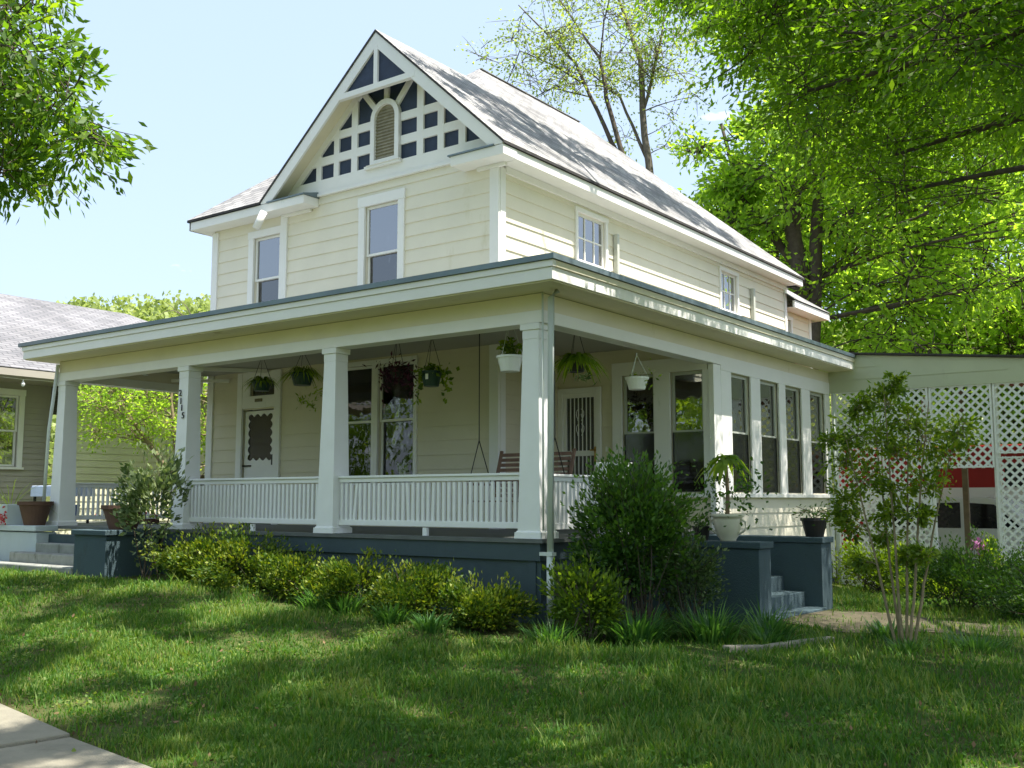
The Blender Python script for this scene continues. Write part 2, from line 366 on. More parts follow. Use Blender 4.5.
def window(ax, pl, u0, u1, z0, z1, parent, cas=.11, head=.14, meet=None, sill=True, muntin=None, gl=None, gl2=None, curtain=None,
           sgn=1, label=None, hx=.015, casing=True, screen=False, trim=None):
    """double hung window in hole u0..u1 z0..z1"""
    T = trim or M['white']
    mb = MB()
    if casing:
        bx(ax, pl, u0-cas, u0, -.01, .045, z0-.02, z1, mb, sgn); bx(ax, pl, u1, u1+cas, -.01, .045, z0-.02, z1, mb, sgn)
        bx(ax, pl, u0-cas-hx, u1+cas+hx, -.01, .052, z1, z1+head, mb, sgn)
    else: bx(ax, pl, u0, u1, -.05, -.02, z1-.03, z1-.001, mb, sgn)
    wn = obj('window', mb, T, parent, .004)
    if label: wn['label'] = label
    if sill:
        mb = MB(); bx(ax, pl, u0-cas-.03, u1+cas+.03, -.01, .085, z0-.07, z0-.02, mb, sgn); obj('sill', mb, T, wn, .005)
    meet = meet or (z0+z1)/2
    def sash(a, b, c, d, off, t=.045):
        mb = MB()
        bx(ax, pl, a, a+t, off-.035, off, c, d, mb, sgn); bx(ax, pl, b-t, b, off-.035, off, c, d, mb, sgn)
        bx(ax, pl, a+t, b-t, off-.034, off-.001, d-t, d, mb, sgn); bx(ax, pl, a+t, b-t, off-.034, off-.001, c, c+t*.9, mb, sgn)
        if muntin:
            for i in range(1, muntin[0]): u = a+(b-a)*i/muntin[0]; bx(ax, pl, u-.012, u+.012, off-.025, off-.004, c+t, d-t, mb, sgn)
            for i in range(1, muntin[1]): z = c+(d-c)*i/muntin[1]; bx(ax, pl, a+t, b-t, off-.024, off-.006, z-.012, z+.012, mb, sgn)
        obj('sash', mb, T, wn)
    def pane(a, b, c, d, off, m):
        mb = MB(); bx(ax, pl, a, b, off-.004, off, c, d, mb, sgn); obj('pane', mb, m, wn)
    if muntin: sash(u0, u1, z0, z1, -.02); pane(u0+.03, u1-.03, z0+.03, z1-.03, -.04, gl or M['glass'])
    else:
        sash(u0+.004, u1-.004, meet-.02, z1-.004, -.018); sash(u0+.004, u1-.004, z0+.004, meet+.025, -.058)
        pane(u0+.03, u1-.03, meet, z1-.03, -.035, gl or M['glass']); pane(u0+.03, u1-.03, z0+.03, meet, -.075, gl2 or M['glass'])
        if screen:
            mb = MB(); bx(ax, pl, u0+.01, u1-.01, -.012, -.008, z0+.01, meet-.01, mb, sgn); obj('screen', mb, M['glassdark'], wn)
    if curtain:
        c0, c1, cm = curtain; mb = MB(); n = 16
        for i in range(n):
            a = u0+(u1-u0)*i/n; b = u0+(u1-u0)*(i+1)/n; da = -.11+.014*(i % 2); db = -.11+.014*((i+1) % 2)
            if ax == 'y': mb.poly([(a, pl-da*sgn, c0), (b, pl-db*sgn, c0), (b, pl-db*sgn, c1), (a, pl-da*sgn, c1)])
            else: mb.poly([(pl+da*sgn, a, c0), (pl+db*sgn, b, c0), (pl+db*sgn, b, c1), (pl+da*sgn, a, c1)])
        obj('curtain', mb, cm, wn)
    return wn
# --- main walls
Wf = [(-5.76, -4.96, 4.75, 6.33), (-8.76, -8.0, 4.75, 6.21), (-6.35, -5.52, 1.40, 3.48), (-5.38, -4.55, 1.40, 3.48), (-8.95, -8.03, .7, 2.86), (-8.74, -8.03, 3.12, 3.37)]
siding('wall', 'y', 3.0, -10.0, -2.8, 3.62, 6.72, Wf[:2], M['siding'], H)
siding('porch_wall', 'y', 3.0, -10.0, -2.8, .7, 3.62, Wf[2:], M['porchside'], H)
Ws = [(5.30, 6.25, 5.40, 6.28), (11.20, 12.05, 5.40, 6.28)]
siding('wall', 'x', -2.8, 3.0, 15.0, 3.62, 6.6, Ws, M['siding'], H)
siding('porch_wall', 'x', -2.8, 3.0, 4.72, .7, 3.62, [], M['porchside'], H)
siding('wall', 'x', -10.0, 3.0, 15.0, -.2, 6.6, [], M['siding'], H, sgn=-1)
siding('wall', 'y', 15.0, -10.0, -2.8, -.5, 6.6, [], M['siding'], H, sgn=-1)
for b0, b1 in ((((-2.95, -2.765, 2.955, 3.0, .7, 3.6), (-2.8, -2.755, 3.0, 3.14, .7, 3.6))), (((-2.95, -2.765, 2.955, 3.0, 3.95, 6.5), (-2.8, -2.755, 3.0, 3.14, 3.95, 6.5))),
               (((-10.04, -9.86, 2.955, 3.0, -.1, 3.6), (-10.045, -10.0, 3.0, 3.14, -.1, 3.6))), (((-10.04, -9.86, 2.955, 3.0, 3.9, 6.5), (-10.045, -10.0, 3.0, 3.14, 3.9, 6.5))), ((-7.98, -7.80, 2.95, 3.0, 3.95, 6.5), None), ((-2.8, -2.755, 14.9, 15.03, 3.95, 6.5), None)):
    mb = MB().box(*b0)
    if b1: mb.box(*b1)
    obj('corner_board', mb, M['white'], H, .006)
# --- upstairs windows
window('y', 3.0, *Wf[0], H, cas=.15, head=.18, meet=5.45, curtain=(5.45, 6.28, M['curtain']), gl=M['glassup'], gl2=M['glass'])
window('y', 3.0, *Wf[1], H, cas=.15, head=.14, meet=5.38, curtain=(4.75, 6.15, M['curtain']), gl=M['glassup'], gl2=M['glass'])
for h in Ws: window('x', -2.8, *h, H, cas=.07, head=.08, muntin=(3, 2), gl=M['glassup'])
# --- living room pair
for h in Wf[2:4]: window('y', 3.0, *h, H, cas=.07, head=.08, hx=0, meet=2.5, gl=M['glassliv'], gl2=M['glassliv'], curtain=(2.75, 3.45, M['curtain']), sill=False)
# interior dark partition walls so rooms read as rooms
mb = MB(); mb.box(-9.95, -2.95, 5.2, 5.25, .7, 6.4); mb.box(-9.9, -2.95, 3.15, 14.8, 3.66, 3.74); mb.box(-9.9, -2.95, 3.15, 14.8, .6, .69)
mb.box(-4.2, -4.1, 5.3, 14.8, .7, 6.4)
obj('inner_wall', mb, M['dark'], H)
# --- front door
d = obj('front_door', (lambda b: (b.box(-8.93, -8.05, 3.02, 3.055, .72, 1.87), b.box(-8.93, -8.86, 3.02, 3.055, 1.87, 2.84), b.box(-8.12, -8.05, 3.02, 3.055, 1.87, 2.84), b.box(-8.86, -8.12, 3.02, 3.055, 2.80, 2.84), b)[-1])(MB()), M['white'], H, .004)
# scalloped valance plate round the dark glass
mb = MB(); nS = 7; x0, x1, z0, z1 = -8.86, -8.12, 1.87, 2.80
def scallop(mb, A, B, inw, n, y):
    A = Vector(A); B = Vector(B); inw = Vector(inw)
    for i in range(n):
        a = A+(B-A)*i/n; b = A+(B-A)*(i+1)/n; k = 6; r = (b-a).length/2
        for j in range(k):
            t0, t1 = j/k, (j+1)/k
            e0 = .075-.055*sin(pi*t0); e1 = .075-.055*sin(pi*t1)
            p0 = a+(b-a)*t0; p1 = a+(b-a)*t1
            q0 = p0+inw*e0; q1 = p1+inw*e1
            mb.hexa([(p.x, y-.008, p.z) for p in (p0, p1, q1, q0)], [(p.x, y, p.z) for p in (p0, p1, q1, q0)])
scallop(mb, (x0, 0, z0), (x1, 0, z0), (0, 0, 1), 4, 3.03); scallop(mb, (x0, 0, z1), (x1, 0, z1), (0, 0, -1), 4, 3.03)
scallop(mb, (x0, 0, z0), (x0, 0, z1), (1, 0, 0), 6, 3.028); scallop(mb, (x1, 0, z0), (x1, 0, z1), (-1, 0, 0), 6, 3.028)
obj('scalloped_frame', mb, M['white'], d)
obj('pane', MB().box(-8.86, -8.12, 3.04, 3.045, 1.87, 2.80), M['glass'], d)
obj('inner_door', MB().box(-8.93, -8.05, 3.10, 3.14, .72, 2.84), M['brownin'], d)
obj('handle', MB().box(-8.125, -8.075, 2.985, 3.02, 1.80, 2.0), M['metal'], d, .01)
obj('hinge', MB().box(-8.96, -8.72, 2.995, 3.015, 2.85, 2.885).box(-8.96, -8.72, 2.995, 3.015, 1.78, 1.81), M['metal'], d)
mb = MB(); mb.box(-9.10, -8.95, 2.94, 2.99, .7, 3.58); mb.box(-8.03, -7.86, 2.94, 2.99, .7, 3.58); mb.box(-8.95, -8.03, 2.945, 2.99, 2.89, 3.12); mb.box(-8.95, -8.03, 2.945, 2.99, 3.37, 3.58)
mb.box(-8.95, -8.74, 2.95, 2.99, 3.12, 3.37); dc = obj('door_casing', mb, M['white'], H, .006)
obj('transom_pane', MB().box(-8.74, -8.03, 3.03, 3.035, 3.12, 3.37), M['glass'], dc); obj('transom_shade', MB().box(-8.74, -8.03, 3.07, 3.08, 3.12, 3.37), M['brownin'], dc)
obj('number_plaque', MB().box(-8.56, -8.36, 2.925, 2.945, 3.0, 3.06), mat('plaque brass', srgb(120, 112, 84), .4, .4, 40), dc, .003)
# --- sunroom (enclosed corner of the porch)
Fx = [(-1.54, -.95), (-.66, -.09)]; Sy = [(5.28, 6.03), (6.42, 7.22), (7.52, 8.28), (8.70, 9.48)]; SZ = (1.27, 3.16)
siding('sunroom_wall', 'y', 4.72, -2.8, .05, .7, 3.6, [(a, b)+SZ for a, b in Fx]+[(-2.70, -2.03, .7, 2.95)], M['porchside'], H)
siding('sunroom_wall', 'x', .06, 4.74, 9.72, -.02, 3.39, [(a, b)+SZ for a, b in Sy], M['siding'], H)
siding('sunroom_wall', 'y', 9.74, -2.8, .05, -.4, 3.6, [], M['siding'], H, sgn=-1)
mb = MB()  # white trim bands and posts
mb.box(-1.72, -.001, 4.66, 4.70, 3.165, 3.38); mb.box(-1.72, -1.54, 4.662, 4.70, 1.25, 3.165); mb.box(-.95, -.66, 4.662, 4.70, 1.25, 3.165); mb.box(-.09, .02, 4.662, 4.70, 1.25, 3.165)
mb.box(-1.75, .02, 4.63, 4.70, 1.19, 1.25)
mb.box(.02, .11, 4.64, 4.90, .0, 3.24)
ys_ = [4.90]+[v for p in Sy for v in p]+[9.74]
for a, b in zip(ys_[::2], ys_[1::2]): mb.box(.08, .112, a, b, 1.25, 3.165)
mb.box(.08, .115, 4.90, 9.74, 3.165, 3.397); mb.box(.08, .15, 4.88, 9.76, 1.19, 1.25)
mb.box(.08, .118, 9.62, 9.76, -.3, 1.19)
obj('sunroom_trim', mb, M['white'], H, .004)
for i, (a, b) in enumerate(Fx): window('y', 4.72, a, b, *SZ, H, casing=False, sill=False, meet=2.22, screen=True, trim=M['sash'], curtain=None)
for i, (a, b) in enumerate(Sy): window('x', .06, a, b, *SZ, H, casing=False, sill=False, meet=2.22, screen=True, trim=M['sash'], curtain=(2.25, 3.16, M['curtain']) if i < 0 else None, gl=M['glassup'])
obj('sunroom_floor', MB().box(-2.75, .0, 4.80, 9.65, .55, .69), M['floor'], H)
mb = MB(); mb.box(-1.2, -.75, 8.9, 9.2, .7, 1.5); mb.box(-1.15, -.8, 8.95, 9.35, 1.5, 1.55); obj('sunroom_cabinet', mb, M['curtain'], H)
# security door
d = obj('security_door', (lambda b: (b.box(-2.70, -2.64, 4.69, 4.73, .72, 2.94), b.box(-2.09, -2.03, 4.69, 4.73, .72, 2.94), b.box(-2.64, -2.09, 4.69, 4.73, 2.86, 2.94), b.box(-2.64, -2.09, 4.69, 4.73, .72, .85), b.box(-2.64, -2.09, 4.692, 4.728, 1.88, 1.97), b)[-1])(MB()), M['white'], H, .004)
mb = MB()
for k in range(1, 7): x = -2.64+.55*k/7; mb.box(x-.007, x+.007, 4.703, 4.717, .85, 2.86)
obj('bar', mb, M['rail'], d)
mb = MB()
for sx in (-1, 1):
    for zc in (2.55, 2.3):
        pts = [(-2.365+sx*(.02+.07*(1-k/14)*abs(sin(k*.55))), 4.698, zc+.12*cos(k*.45)*(1-k/20)) for k in range(14)]
        mb.tube(pts, .006, 4)
obj('scrollwork', mb, M['rail'], d)
obj('pane', MB().box(-2.64, -2.09, 4.74, 4.744, .85, 2.86), M['glass'], d)
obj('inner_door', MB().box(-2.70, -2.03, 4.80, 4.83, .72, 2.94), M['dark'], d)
mb = MB(); mb.tube([(-2.06, 4.69, 1.97), (-2.06, 4.63, 1.97), (-2.13, 4.63, 1.97)], .014, 6); mb.box(-2.08, -2.04, 4.675, 4.69, 1.75, 2.03); obj('handle', mb, M['brass'], d)
obj('door_casing', MB().box(-2.79, -2.70, 4.655, 4.70, .7, 3.02).box(-2.03, -1.94, 4.655, 4.70, .7, 3.02).box(-2.70, -2.03, 4.655, 4.70, 2.94, 3.02), M['white'], H, .005)
obj('doorbell', MB().box(-1.87, -1.84, 4.69, 4.71, 1.94, 2.02), M['white'], H)
# --- porch: beam, ceiling, floor, skirt
mb = MB(); mb.box(-10.42, .12, .02, .28, 3.245, 3.395); mb.box(-.12, .125, .28, 4.895, 3.245, 3.395); mb.box(-10.42, -10.18, .28, 2.95, 3.245, 3.395)
obj('porch_beam', mb, M['white'], H, .006)
mb = MB(); mb.box(-10.405, .105, .04, .26, 3.397, 3.60); mb.box(-.11, .105, .26, 9.74, 3.399, 3.60); mb.box(-10.40, -10.2, .26, 2.97, 3.397, 3.60)
obj('frieze_board', mb, M['cream'], H)
cm = M['ceil']; t = cm.node_tree; wv = t.nodes.new('ShaderNodeTexWave'); wv.inputs['Scale'].default_value = 3.6; wv.wave_profile = 'SAW'; tcn = t.nodes.new('ShaderNodeTexCoord'); t.links.new(tcn.outputs['Object'], wv.inputs[0])
bn = t.nodes.new('ShaderNodeBump'); bn.inputs['Strength'].default_value = .5; bn.inputs['Distance'].default_value = .01; t.links.new(wv.outputs[0], bn.inputs['Height']); t.links.new(bn.outputs[0], t.nodes['Principled BSDF'].inputs['Normal'])
obj('porch_ceiling', MB().box(-10.2, -.12, .262, 2.99, 3.602, 3.618).box(-2.78, -.12, 2.99, 4.70, 3.602, 3.618), M['ceil'], H)
obj('porch_floor', MB().box(-13.5, .17, -.07, 2.99, .655, .70).box(-2.79, .17, 2.99, 4.70, .655, .70), M['floor'], H)
mb = MB(); mb.box(-9.5, .12, -.04, .0, .45, .653); mb.box(-9.5, .10, .005, .04, -.45, .448); mb.box(.06, .12, .0, 4.7, .45, .653); mb.box(.05, .10, .042, 9.7, -.8, .448 if False else .0)
mb.box(.05, .10, .045, 4.7, 0.002, .448)
mb.box(.05, .09, 9.7, 9.73, -.8, .0)
obj('porch_skirt', mb, M['bluegrey'], H, .004)
obj('skirt_post', MB().box(-.06, .04, -.015, .003, -.4, .446), M['bluegrey'], H)
# exposed joist ends / braces in the porch corner
obj('ceiling_brace', MB().beam((-9.9, .5, 3.56), (-8.2, 2.9, 3.56), .07, .07).beam((-10.1, 1.6, 3.52), (-9.0, .4, 3.52), .07, .07).beam((-10.15, 2.2, 3.45), (-9.3, 2.9, 3.45), .06, .06), M['white'], H)
# --- porch roof
ex0, ex1, ey0, ey1 = -10.72, .60, -.47, 9.80
mb = MB(); mb.box(ex0, ex1, ey0, ey0+.03, 3.62, 3.76); mb.box(ex1-.03, ex1, ey0+.03, ey1, 3.62, 3.76); mb.box(ex0, ex0+.03, ey0+.03, 3.2, 3.62, 3.76)
mb.box(ex0-.02, ex1+.02, ey0-.02, ey0+.05, 3.762, 3.84); 
obj('fascia', mb, M['white'], H, .004)
mb = MB(); mb.box(ex0+.03, ex1-.03, ey0+.03, .04, 3.605, 3.622); mb.box(.105, ex1-.03, .04, ey1-.005, 3.605, 3.622); mb.box(ex0+.03, -10.405, .04, 3.2, 3.605, 3.622)
obj('soffit', mb, M['soffit'], H)
obj('crown_moulding', MB().box(ex1-.03, ex1+.022, ey0+.052, ey1, 3.762, 3.84), M['cream'], H, .006); obj('crown_moulding', MB().box(ex0-.02, ex0+.05, ey0+.052, 3.2, 3.762, 3.84), M['cream'], H, .006)
mb = MB(); e = .05
mb.box(ex0-.1, ex1+e, ey0-e, ey0-e+.02, 3.842, 3.905); mb.box(ex1+e-.02, ex1+e, ey0-e+.02, ey1+.05, 3.842, 3.905); mb.box(ex0-.1, ex0-.08, ey0-e+.02, 3.2, 3.842, 3.905)
obj('drip_edge', mb, M['drip'], H)
mb = MB(); a = ex0-.1; b = ex1+e; c = ey0-e; dd = ey1+.05; z0 = 3.9; z1 = 4.22
mb.poly([(a, c, z0), (b, c, z0), (-2.8, 3, z1), (a, 3, z1)], [(b, c, z0), (b, dd, z0), (-2.8, dd, z1), (-2.8, 3, z1)],
        [(a, c, 3.85), (a, 3.2, 3.85), (-2.8, 3.2, 3.85), (-2.8, dd, 3.85), (b, dd, 3.85), (b, c, 3.85)], [(b, dd, 3.85), (-2.8, dd, 3.85), (-2.8, dd, z1), (b, dd, z0)],
        [(a, c, 3.85), (a, c, z0), (a, 3, z1), (a, 3, 3.85)])
obj('porch_roof', mb, M['flat'], H)
# --- columns
def column(x, y):
    mb = MB()
    def ring(h, z): return [(x-h, y-h, z), (x+h, y-h, z), (x+h, y+h, z), (x-h, y+h, z)]
    mb.hexa(ring(.16, .79), ring(.115, 3.06))
    mb.hexa(ring(.119, 3.06), ring(.119, 3.17)); mb.hexa(ring(.14, 3.17), ring(.14, 3.243))
    o = obj('column', mb, M['rail'], H, .004)
    obj('column_base', MB().hexa(ring(.19, .701), ring(.187, .775)).hexa(ring(.178, .775), ring(.165, .792)), M['rail'], o, .004)
    return o
cols = [column(x, .155) for x in (-.065, -3.485, -6.77, -10.29)]
# house number on the third column
hn = cols[2]
num = None
for ch, px_, pz_ in (('2', -6.825, 2.84), ('1', -6.80, 2.71), ('1', -6.77, 2.60), ('5', -6.73, 2.48)):
    cu = bpy.data.curves.new('t', 'FONT'); cu.body = ch; cu.size = .14; cu.extrude = .006; cu.align_x = 'CENTER'
    to = bpy.data.objects.new('t', cu); COL.objects.link(to)
    bpy.context.view_layer.update(); me = bpy.data.meshes.new_from_object(to); bpy.data.objects.remove(to)
    no = bpy.data.objects.new('house_number', me); COL.objects.link(no); me.materials.append(M['metal'])
    no.rotation_euler = (R(90), 0, 0); no.location = (px_, .155-.16+.035*(pz_-.79)/2.21-.008, pz_-.06); no.parent = hn
# --- railings
def railing(p, q, nb=None, merge=False, posts=1, tilt=()):
    p = Vector(p); q = Vector(q); Lr = (q-p).length; d = (q-p)/Lr
    mb = MB(); mb.beam(p+Vector((0, 0, .745)), q+Vector((0, 0, .745)), .10, .03); mb.beam(p+Vector((0, 0, .70)), q+Vector((0, 0, .70)), .05, .055)
    r = obj('railing', mb, M['rail'], H, .004)
    mb = MB(); mb.beam(p+Vector((0, 0, .135)), q+Vector((0, 0, .135)), .05, .075); obj('bottom_rail', mb, M['rail'], r, .004)
    mb = MB()
    for k in range(posts):
        c = p+(q-p)*(k+1)/(posts+1); mb.box(c.x-.035, c.x+.035, c.y-.02, c.y+.02, .70, .80)
    if posts: obj('support_block', mb, M['rail'], r)
    nb = nb or int(Lr/.085); allb = MB()
    first = None
    for k in range(nb):
        c = p+d*(Lr*(k+.5)/nb); tl = tilt[k] if k in tilt else 0
        if merge: allb.box(c.x-.021, c.x+.021, c.y-.016, c.y+.016, .872, 1.37); continue
        if first is None:
            b = MB().box(-.021, .021, -.016, .016, .172, .672); first = obj('baluster', b, M['rail'], r); o = first
        else: o = first.copy(); COL.objects.link(o); o.parent = r
        o.location = (c.x, c.y, .70)
        if tl: o.rotation_euler = (0, tl, 0); o.location.x -= sin(tl)*.42
        if abs(d.y) > .5: o.rotation_euler = (0, 0, R(90))
    if merge: tag(obj('baluster', allb, M['rail'], r), kind='stuff')
    return r
railing((-6.61, .13, .715), (-3.645, .13, .715), 34)
railing((-3.325, .13, .715), (-.225, .13, .715), 36, tilt={3: .09, 14: -.05, 19: .03})
railing((.0, .32, .70), (.0, 1.72, .70), 16, posts=0)
railing((-10.3, .32, .70), (-10.3, 2.9, .70), 27, merge=True)
r = obj('newel_post', MB().box(-.17, .13, 1.72, 2.02, .7, 1.58), M['rail'], H, .006); obj('post_cap', MB().box(-.20, .16, 1.69, 2.05, 1.581, 1.64), M['rail'], r, .006)
# --- side stair with two cheek walls
for y0, y1 in ((2.02, 2.38), (4.14, 4.52)):
    r = obj('cheek_wall', MB().box(.13, 1.90, y0, y1, -.75, .56), M['pier'], H, .008)
    obj('cap', MB().box(.13, 1.93, y0-.03, y1+.03, .562, .64), M['pier'], r, .008)
mb = MB()
for k in range(5): mb.box(.131, .45+.30*(k+1), 2.382, 4.138, -.75, .50-.20*k) if k else mb.box(.131, .45, 2.382, 4.138, -.75, .50)
obj('side_steps', mb, M['pier'], H, .006)
# --- front stair
r = obj('cheek_wall', MB().box(-7.93, -7.08, -1.0, -.09, -.2, .62), M['pier'], H, .01); r['label'] = 'blue grey pier beside the front steps'
obj('cap', MB().box(-7.97, -7.04, -1.04, -.085, .622, .70), M['pier'], r, .01)
r = obj('cheek_wall', MB().box(-13.5, -10.0, -.46, -.09, -.2, .60), M['cheek'], H, .01); r['label'] = 'pale grey low wall left of the front steps'
obj('cap', MB().box(-13.5, -9.97, -.50, -.085, .62, .715), M['cheek'], r, .01)
obj('front_steps', MB().box(-11.6, -7.94, -1.02, -.735, -.2, .12).box(-10.35, -7.94, -.73, -.475, -.2, .28).box(-9.995, -7.94, -.47, -.25, -.2, .43), M['stepc'], H, .02)
obj('top_step', MB().box(-9.995, -7.94, -.245, -.08, -.2, .57), M['bluegrey'], H, .01)
# --- downspouts
mb = MB(); mb.tube([(.34, .02, 3.60), (.275, -.02, 3.52), (.25, -.02, .55)], .040, 10); mb.tube([(.25, -.02, .55), (.25, -.02, -.25)], .046, 10)
r = obj('downspout', mb, M['pipe'], H, smooth=True); obj('bracket', MB().box(.13, .305, -.068, .02, .515, .555), M['pipe'], r)
obj('downspout', MB().tube([(.17, 9.80, 3.60), (.17, 9.80, -.6)], .05, 10), M['pipe'], H, smooth=True)
obj('downspout', MB().tube([(-10.35, -.02, 3.55), (-10.53, -.03, 2.4), (-10.60, -.03, .72)], .03, 8), M['pipe'], H, smooth=True)
obj('conduit', MB().tube([(.14, .0, 3.60), (.14, .0, .8)], .014, 6), M['pipe'], H, smooth=True)
# vent pipes on the side wall
obj('vent_pipe', MB().box(-2.78, -2.69, 6.54, 6.62, 4.0, 6.12), M['sash'], H, .01); obj('vent_pipe', MB().box(-2.78, -2.69, 12.80, 12.90, 4.0, 6.12), M['sash'], H, .01)
# --- main roof
m_ = .92; EZ = 6.76; E0, E1, F0, F1 = -10.4, -2.4, 2.6, 15.35
rz = lambda dist: EZ+m_*dist
pk = -5.22; HR = E1-pk; HL = pk+8.2; ZP = rz(HR)
RX, RY0, RY1 = -6.5, F0+4.55, F1-4.2; RZ = rz(E1-RX)
VY = F0+(RY0-F0)*(HR/(E1-RX)); mL = (ZP-EZ)/HL
VY = F0+(ZP-EZ)/(RZ-EZ)*(RY0-F0)
A = [(E1, F0, EZ), (E1, F1, EZ), (RX, RY1, RZ), (RX, RY0, RZ), (pk, VY, ZP), (pk, F0, ZP)]
B = [(E0, F1, EZ), (E0, F0, EZ), (RX, RY0, RZ), (RX, RY1, RZ)]
Cc = [(E0, F0, EZ), (pk-HL, F0, EZ), (pk, VY, ZP), (RX, RY0, RZ)]
Dd = [(E1, F1, EZ), (E0, F1, EZ), (RX, RY1, RZ)]
Ee = [(pk, F0, ZP), (pk, VY, ZP), (pk-HL, F0, EZ)]
mb = MB(); mb.poly(A, B, Cc, Dd, Ee)
roof = obj('roof', mb, M['roof'], H, uvw=True)
mb = MB()
for Pp in (A, B, Cc, Dd, Ee): mb.poly([(x, y, z-.05) for x, y, z in reversed(Pp)])
rim = [(E1, F0), (E1, F1), (E0, F1), (E0, F0), (pk-HL, F0)]
for (a, b), (c, d) in zip(rim, rim[1:]): mb.poly([(a, b, EZ-.05), (c, d, EZ-.05), (c, d, EZ), (a, b, EZ)])
mb.poly([(pk-HL, F0, EZ-.05), (pk, F0, ZP-.05), (pk, F0, ZP), (pk-HL, F0, EZ)], [(pk, F0, ZP-.05), (E1, F0, EZ-.05), (E1, F0, EZ), (pk, F0, ZP)])
obj('shingle_edge', mb, M['edge'], roof)
mb = MB()   # ridge and hip caps
for p, q in (((RX, RY0, RZ-.012), (RX, RY1, RZ-.012)),):
    mb.beam((p[0], p[1], p[2]+.005), (q[0], q[1], q[2]+.005), .14, .012)
obj('ridge_cap', mb, M['roof'], roof, uvw=True)
# eave boxes: fascia, soffit, bed mould
mb = MB(); zt = EZ-.052; zb = 6.54
mb.box(E1-.10, E1-.03, F0+.03, F1-.05, zb, zt); mb.box(E1-.4, E1-.10, F0+.41, F1-.05, zb, zb+.02); mb.box(-2.80, -2.74, 3.14, 15.0, 6.42, zb-.002); mb.box(E0+.05, E1-.1, F1-.12, F1-.05, zb, zt)
mb.box(E0+.05, E1-.1, 15.0, F1-.12, zb, zb+.02)
mb.box(E0+.05, pk-HL, F0+.03, F0+.09, zb, zt); mb.box(E0+.05, pk-HL+.2, F0+.09, 2.99, zb, zb+.02); mb.box(E0+.03, E0+.09, F0+.03, F1-.05, zb, zt); mb.box(E0+.09, -10.0, 2.99, F1-.05, zb, zb+.02)
obj('eave', mb, M['white'], H, .006)
mb = MB()   # gable returns
obj('eave_return', MB().box(-3.50, -2.42, 2.62, 2.99, zb-.001, EZ-.06).box(-3.2, -2.62, 2.93, 2.99, 6.48, zb-.003), M['white'], H, .006); obj('eave_return', MB().box(-8.2, -6.98, 2.62, 2.99, zb-.001, EZ-.06).box(-7.95, -7.15, 2.93, 2.99, 6.48, zb-.003), M['white'], H, .006)
mb = MB()
for a, b in ((-3.54, -2.60), (-7.98, -6.96)): mb.hexa([(a, 2.59, EZ-.058), (b, 2.59, EZ-.058), (b, 2.99, EZ-.058), (a, 2.99, EZ-.058)], [(a, 2.59, EZ-.035), (b, 2.59, EZ-.035), (b, 2.985, 6.82), (a, 2.985, 6.82)])
obj('return_cap', mb, M['drip'], H)
# siding strip + band at the foot of the gable
obj('gable_band', MB().box(-6.98, -3.50, 2.93, 2.995, 6.722, 6.775).box(-7.8, -2.7, 2.96, 2.996, 6.777, 7.035).box(-5.74, -4.88, 2.90, 2.958, 6.985, 7.04), M['white'], H, .004)
cgx = -5.27
SL = {1: m_, -1: mL}
obj('gable_panel', MB().hexa([(-7.9, 3.0, 6.9), (-2.6, 3.0, 6.9), (pk, 3.0, ZP-.1)], [(-7.9, 3.05, 6.9), (-2.6, 3.05, 6.9), (pk, 3.05, ZP-.1)]), M['navy'], H)
# stick lattice
cl = lambda x: 8.94-.87*abs(x-cgx)
mb = MB(); yA, yB = 2.958, 2.999
for a, b in ((-7.03, -6.90), (-6.57, -6.44), (-6.12, -5.97), (-4.54, -4.39), (-4.07, -3.93), (-3.61, -3.46)):
    mb.hexa([(a, yA, 7.02), (b, yA, 7.02), (b, yB, 7.02), (a, yB, 7.02)], [(a, yA, cl(a)+.08), (b, yA, cl(b)+.08), (b, yB, cl(b)+.08), (a, yB, cl(a)+.08)])
for z0, z1 in ((7.30, 7.46), (7.73, 7.88)):
    xa = cgx-(8.94-z0)/.87; xb = cgx+(8.94-z0)/.87
    mb.box(xa-.05, -5.62, yA+.004, yB, z0, z1); mb.box(-4.92, xb+.05, yA+.004, yB, z0, z1)
obj('lattice_stick', mb, M['white'], H, .003)
mb = MB()   # sloping boards under the rake on the wall plane
for s in (-1, 1):
    x0_ = cgx+s*2.32; 
    P0 = [(cgx, 8.94), (cgx+s*2.22, 8.94-.87*2.22), (pk+s*(ZP-.12-7.01)/SL[s], 7.01), (pk, ZP-.12)]
    q = [(x, yA-.006, z) for x, z in P0]; q2 = [(x, yB, z) for x, z in P0]
    mb.hexa(q, q2)
    # struts from the arch
    mb.beam((cgx+s*.20, 2.975, 8.10), (cgx+s*.62, 2.975, 8.62-.12), .06, .11, up=(0, 1, 0)) if False else None
    a = Vector((cgx+s*.24, 2.976, 8.06)); b = Vector((cgx+s*.60, 2.976, 8.48)); dv = (b-a).normalized(); nn = Vector((dv.z, 0, -dv.x))*.055
    mb.hexa([a-nn+Vector((0, -.018, 0)), a+nn+Vector((0, -.018, 0)), b+nn+Vector((0, -.018, 0)), b-nn+Vector((0, -.018, 0))], [a-nn+Vector((0, .023, 0)), a+nn+Vector((0, .023, 0)), b+nn+Vector((0, .023, 0)), b-nn+Vector((0, .023, 0))])
mb.box(cgx-.055, cgx+.055, yA, yB, 8.2, 8.94)
obj('rake_trim', mb, M['white'], H)
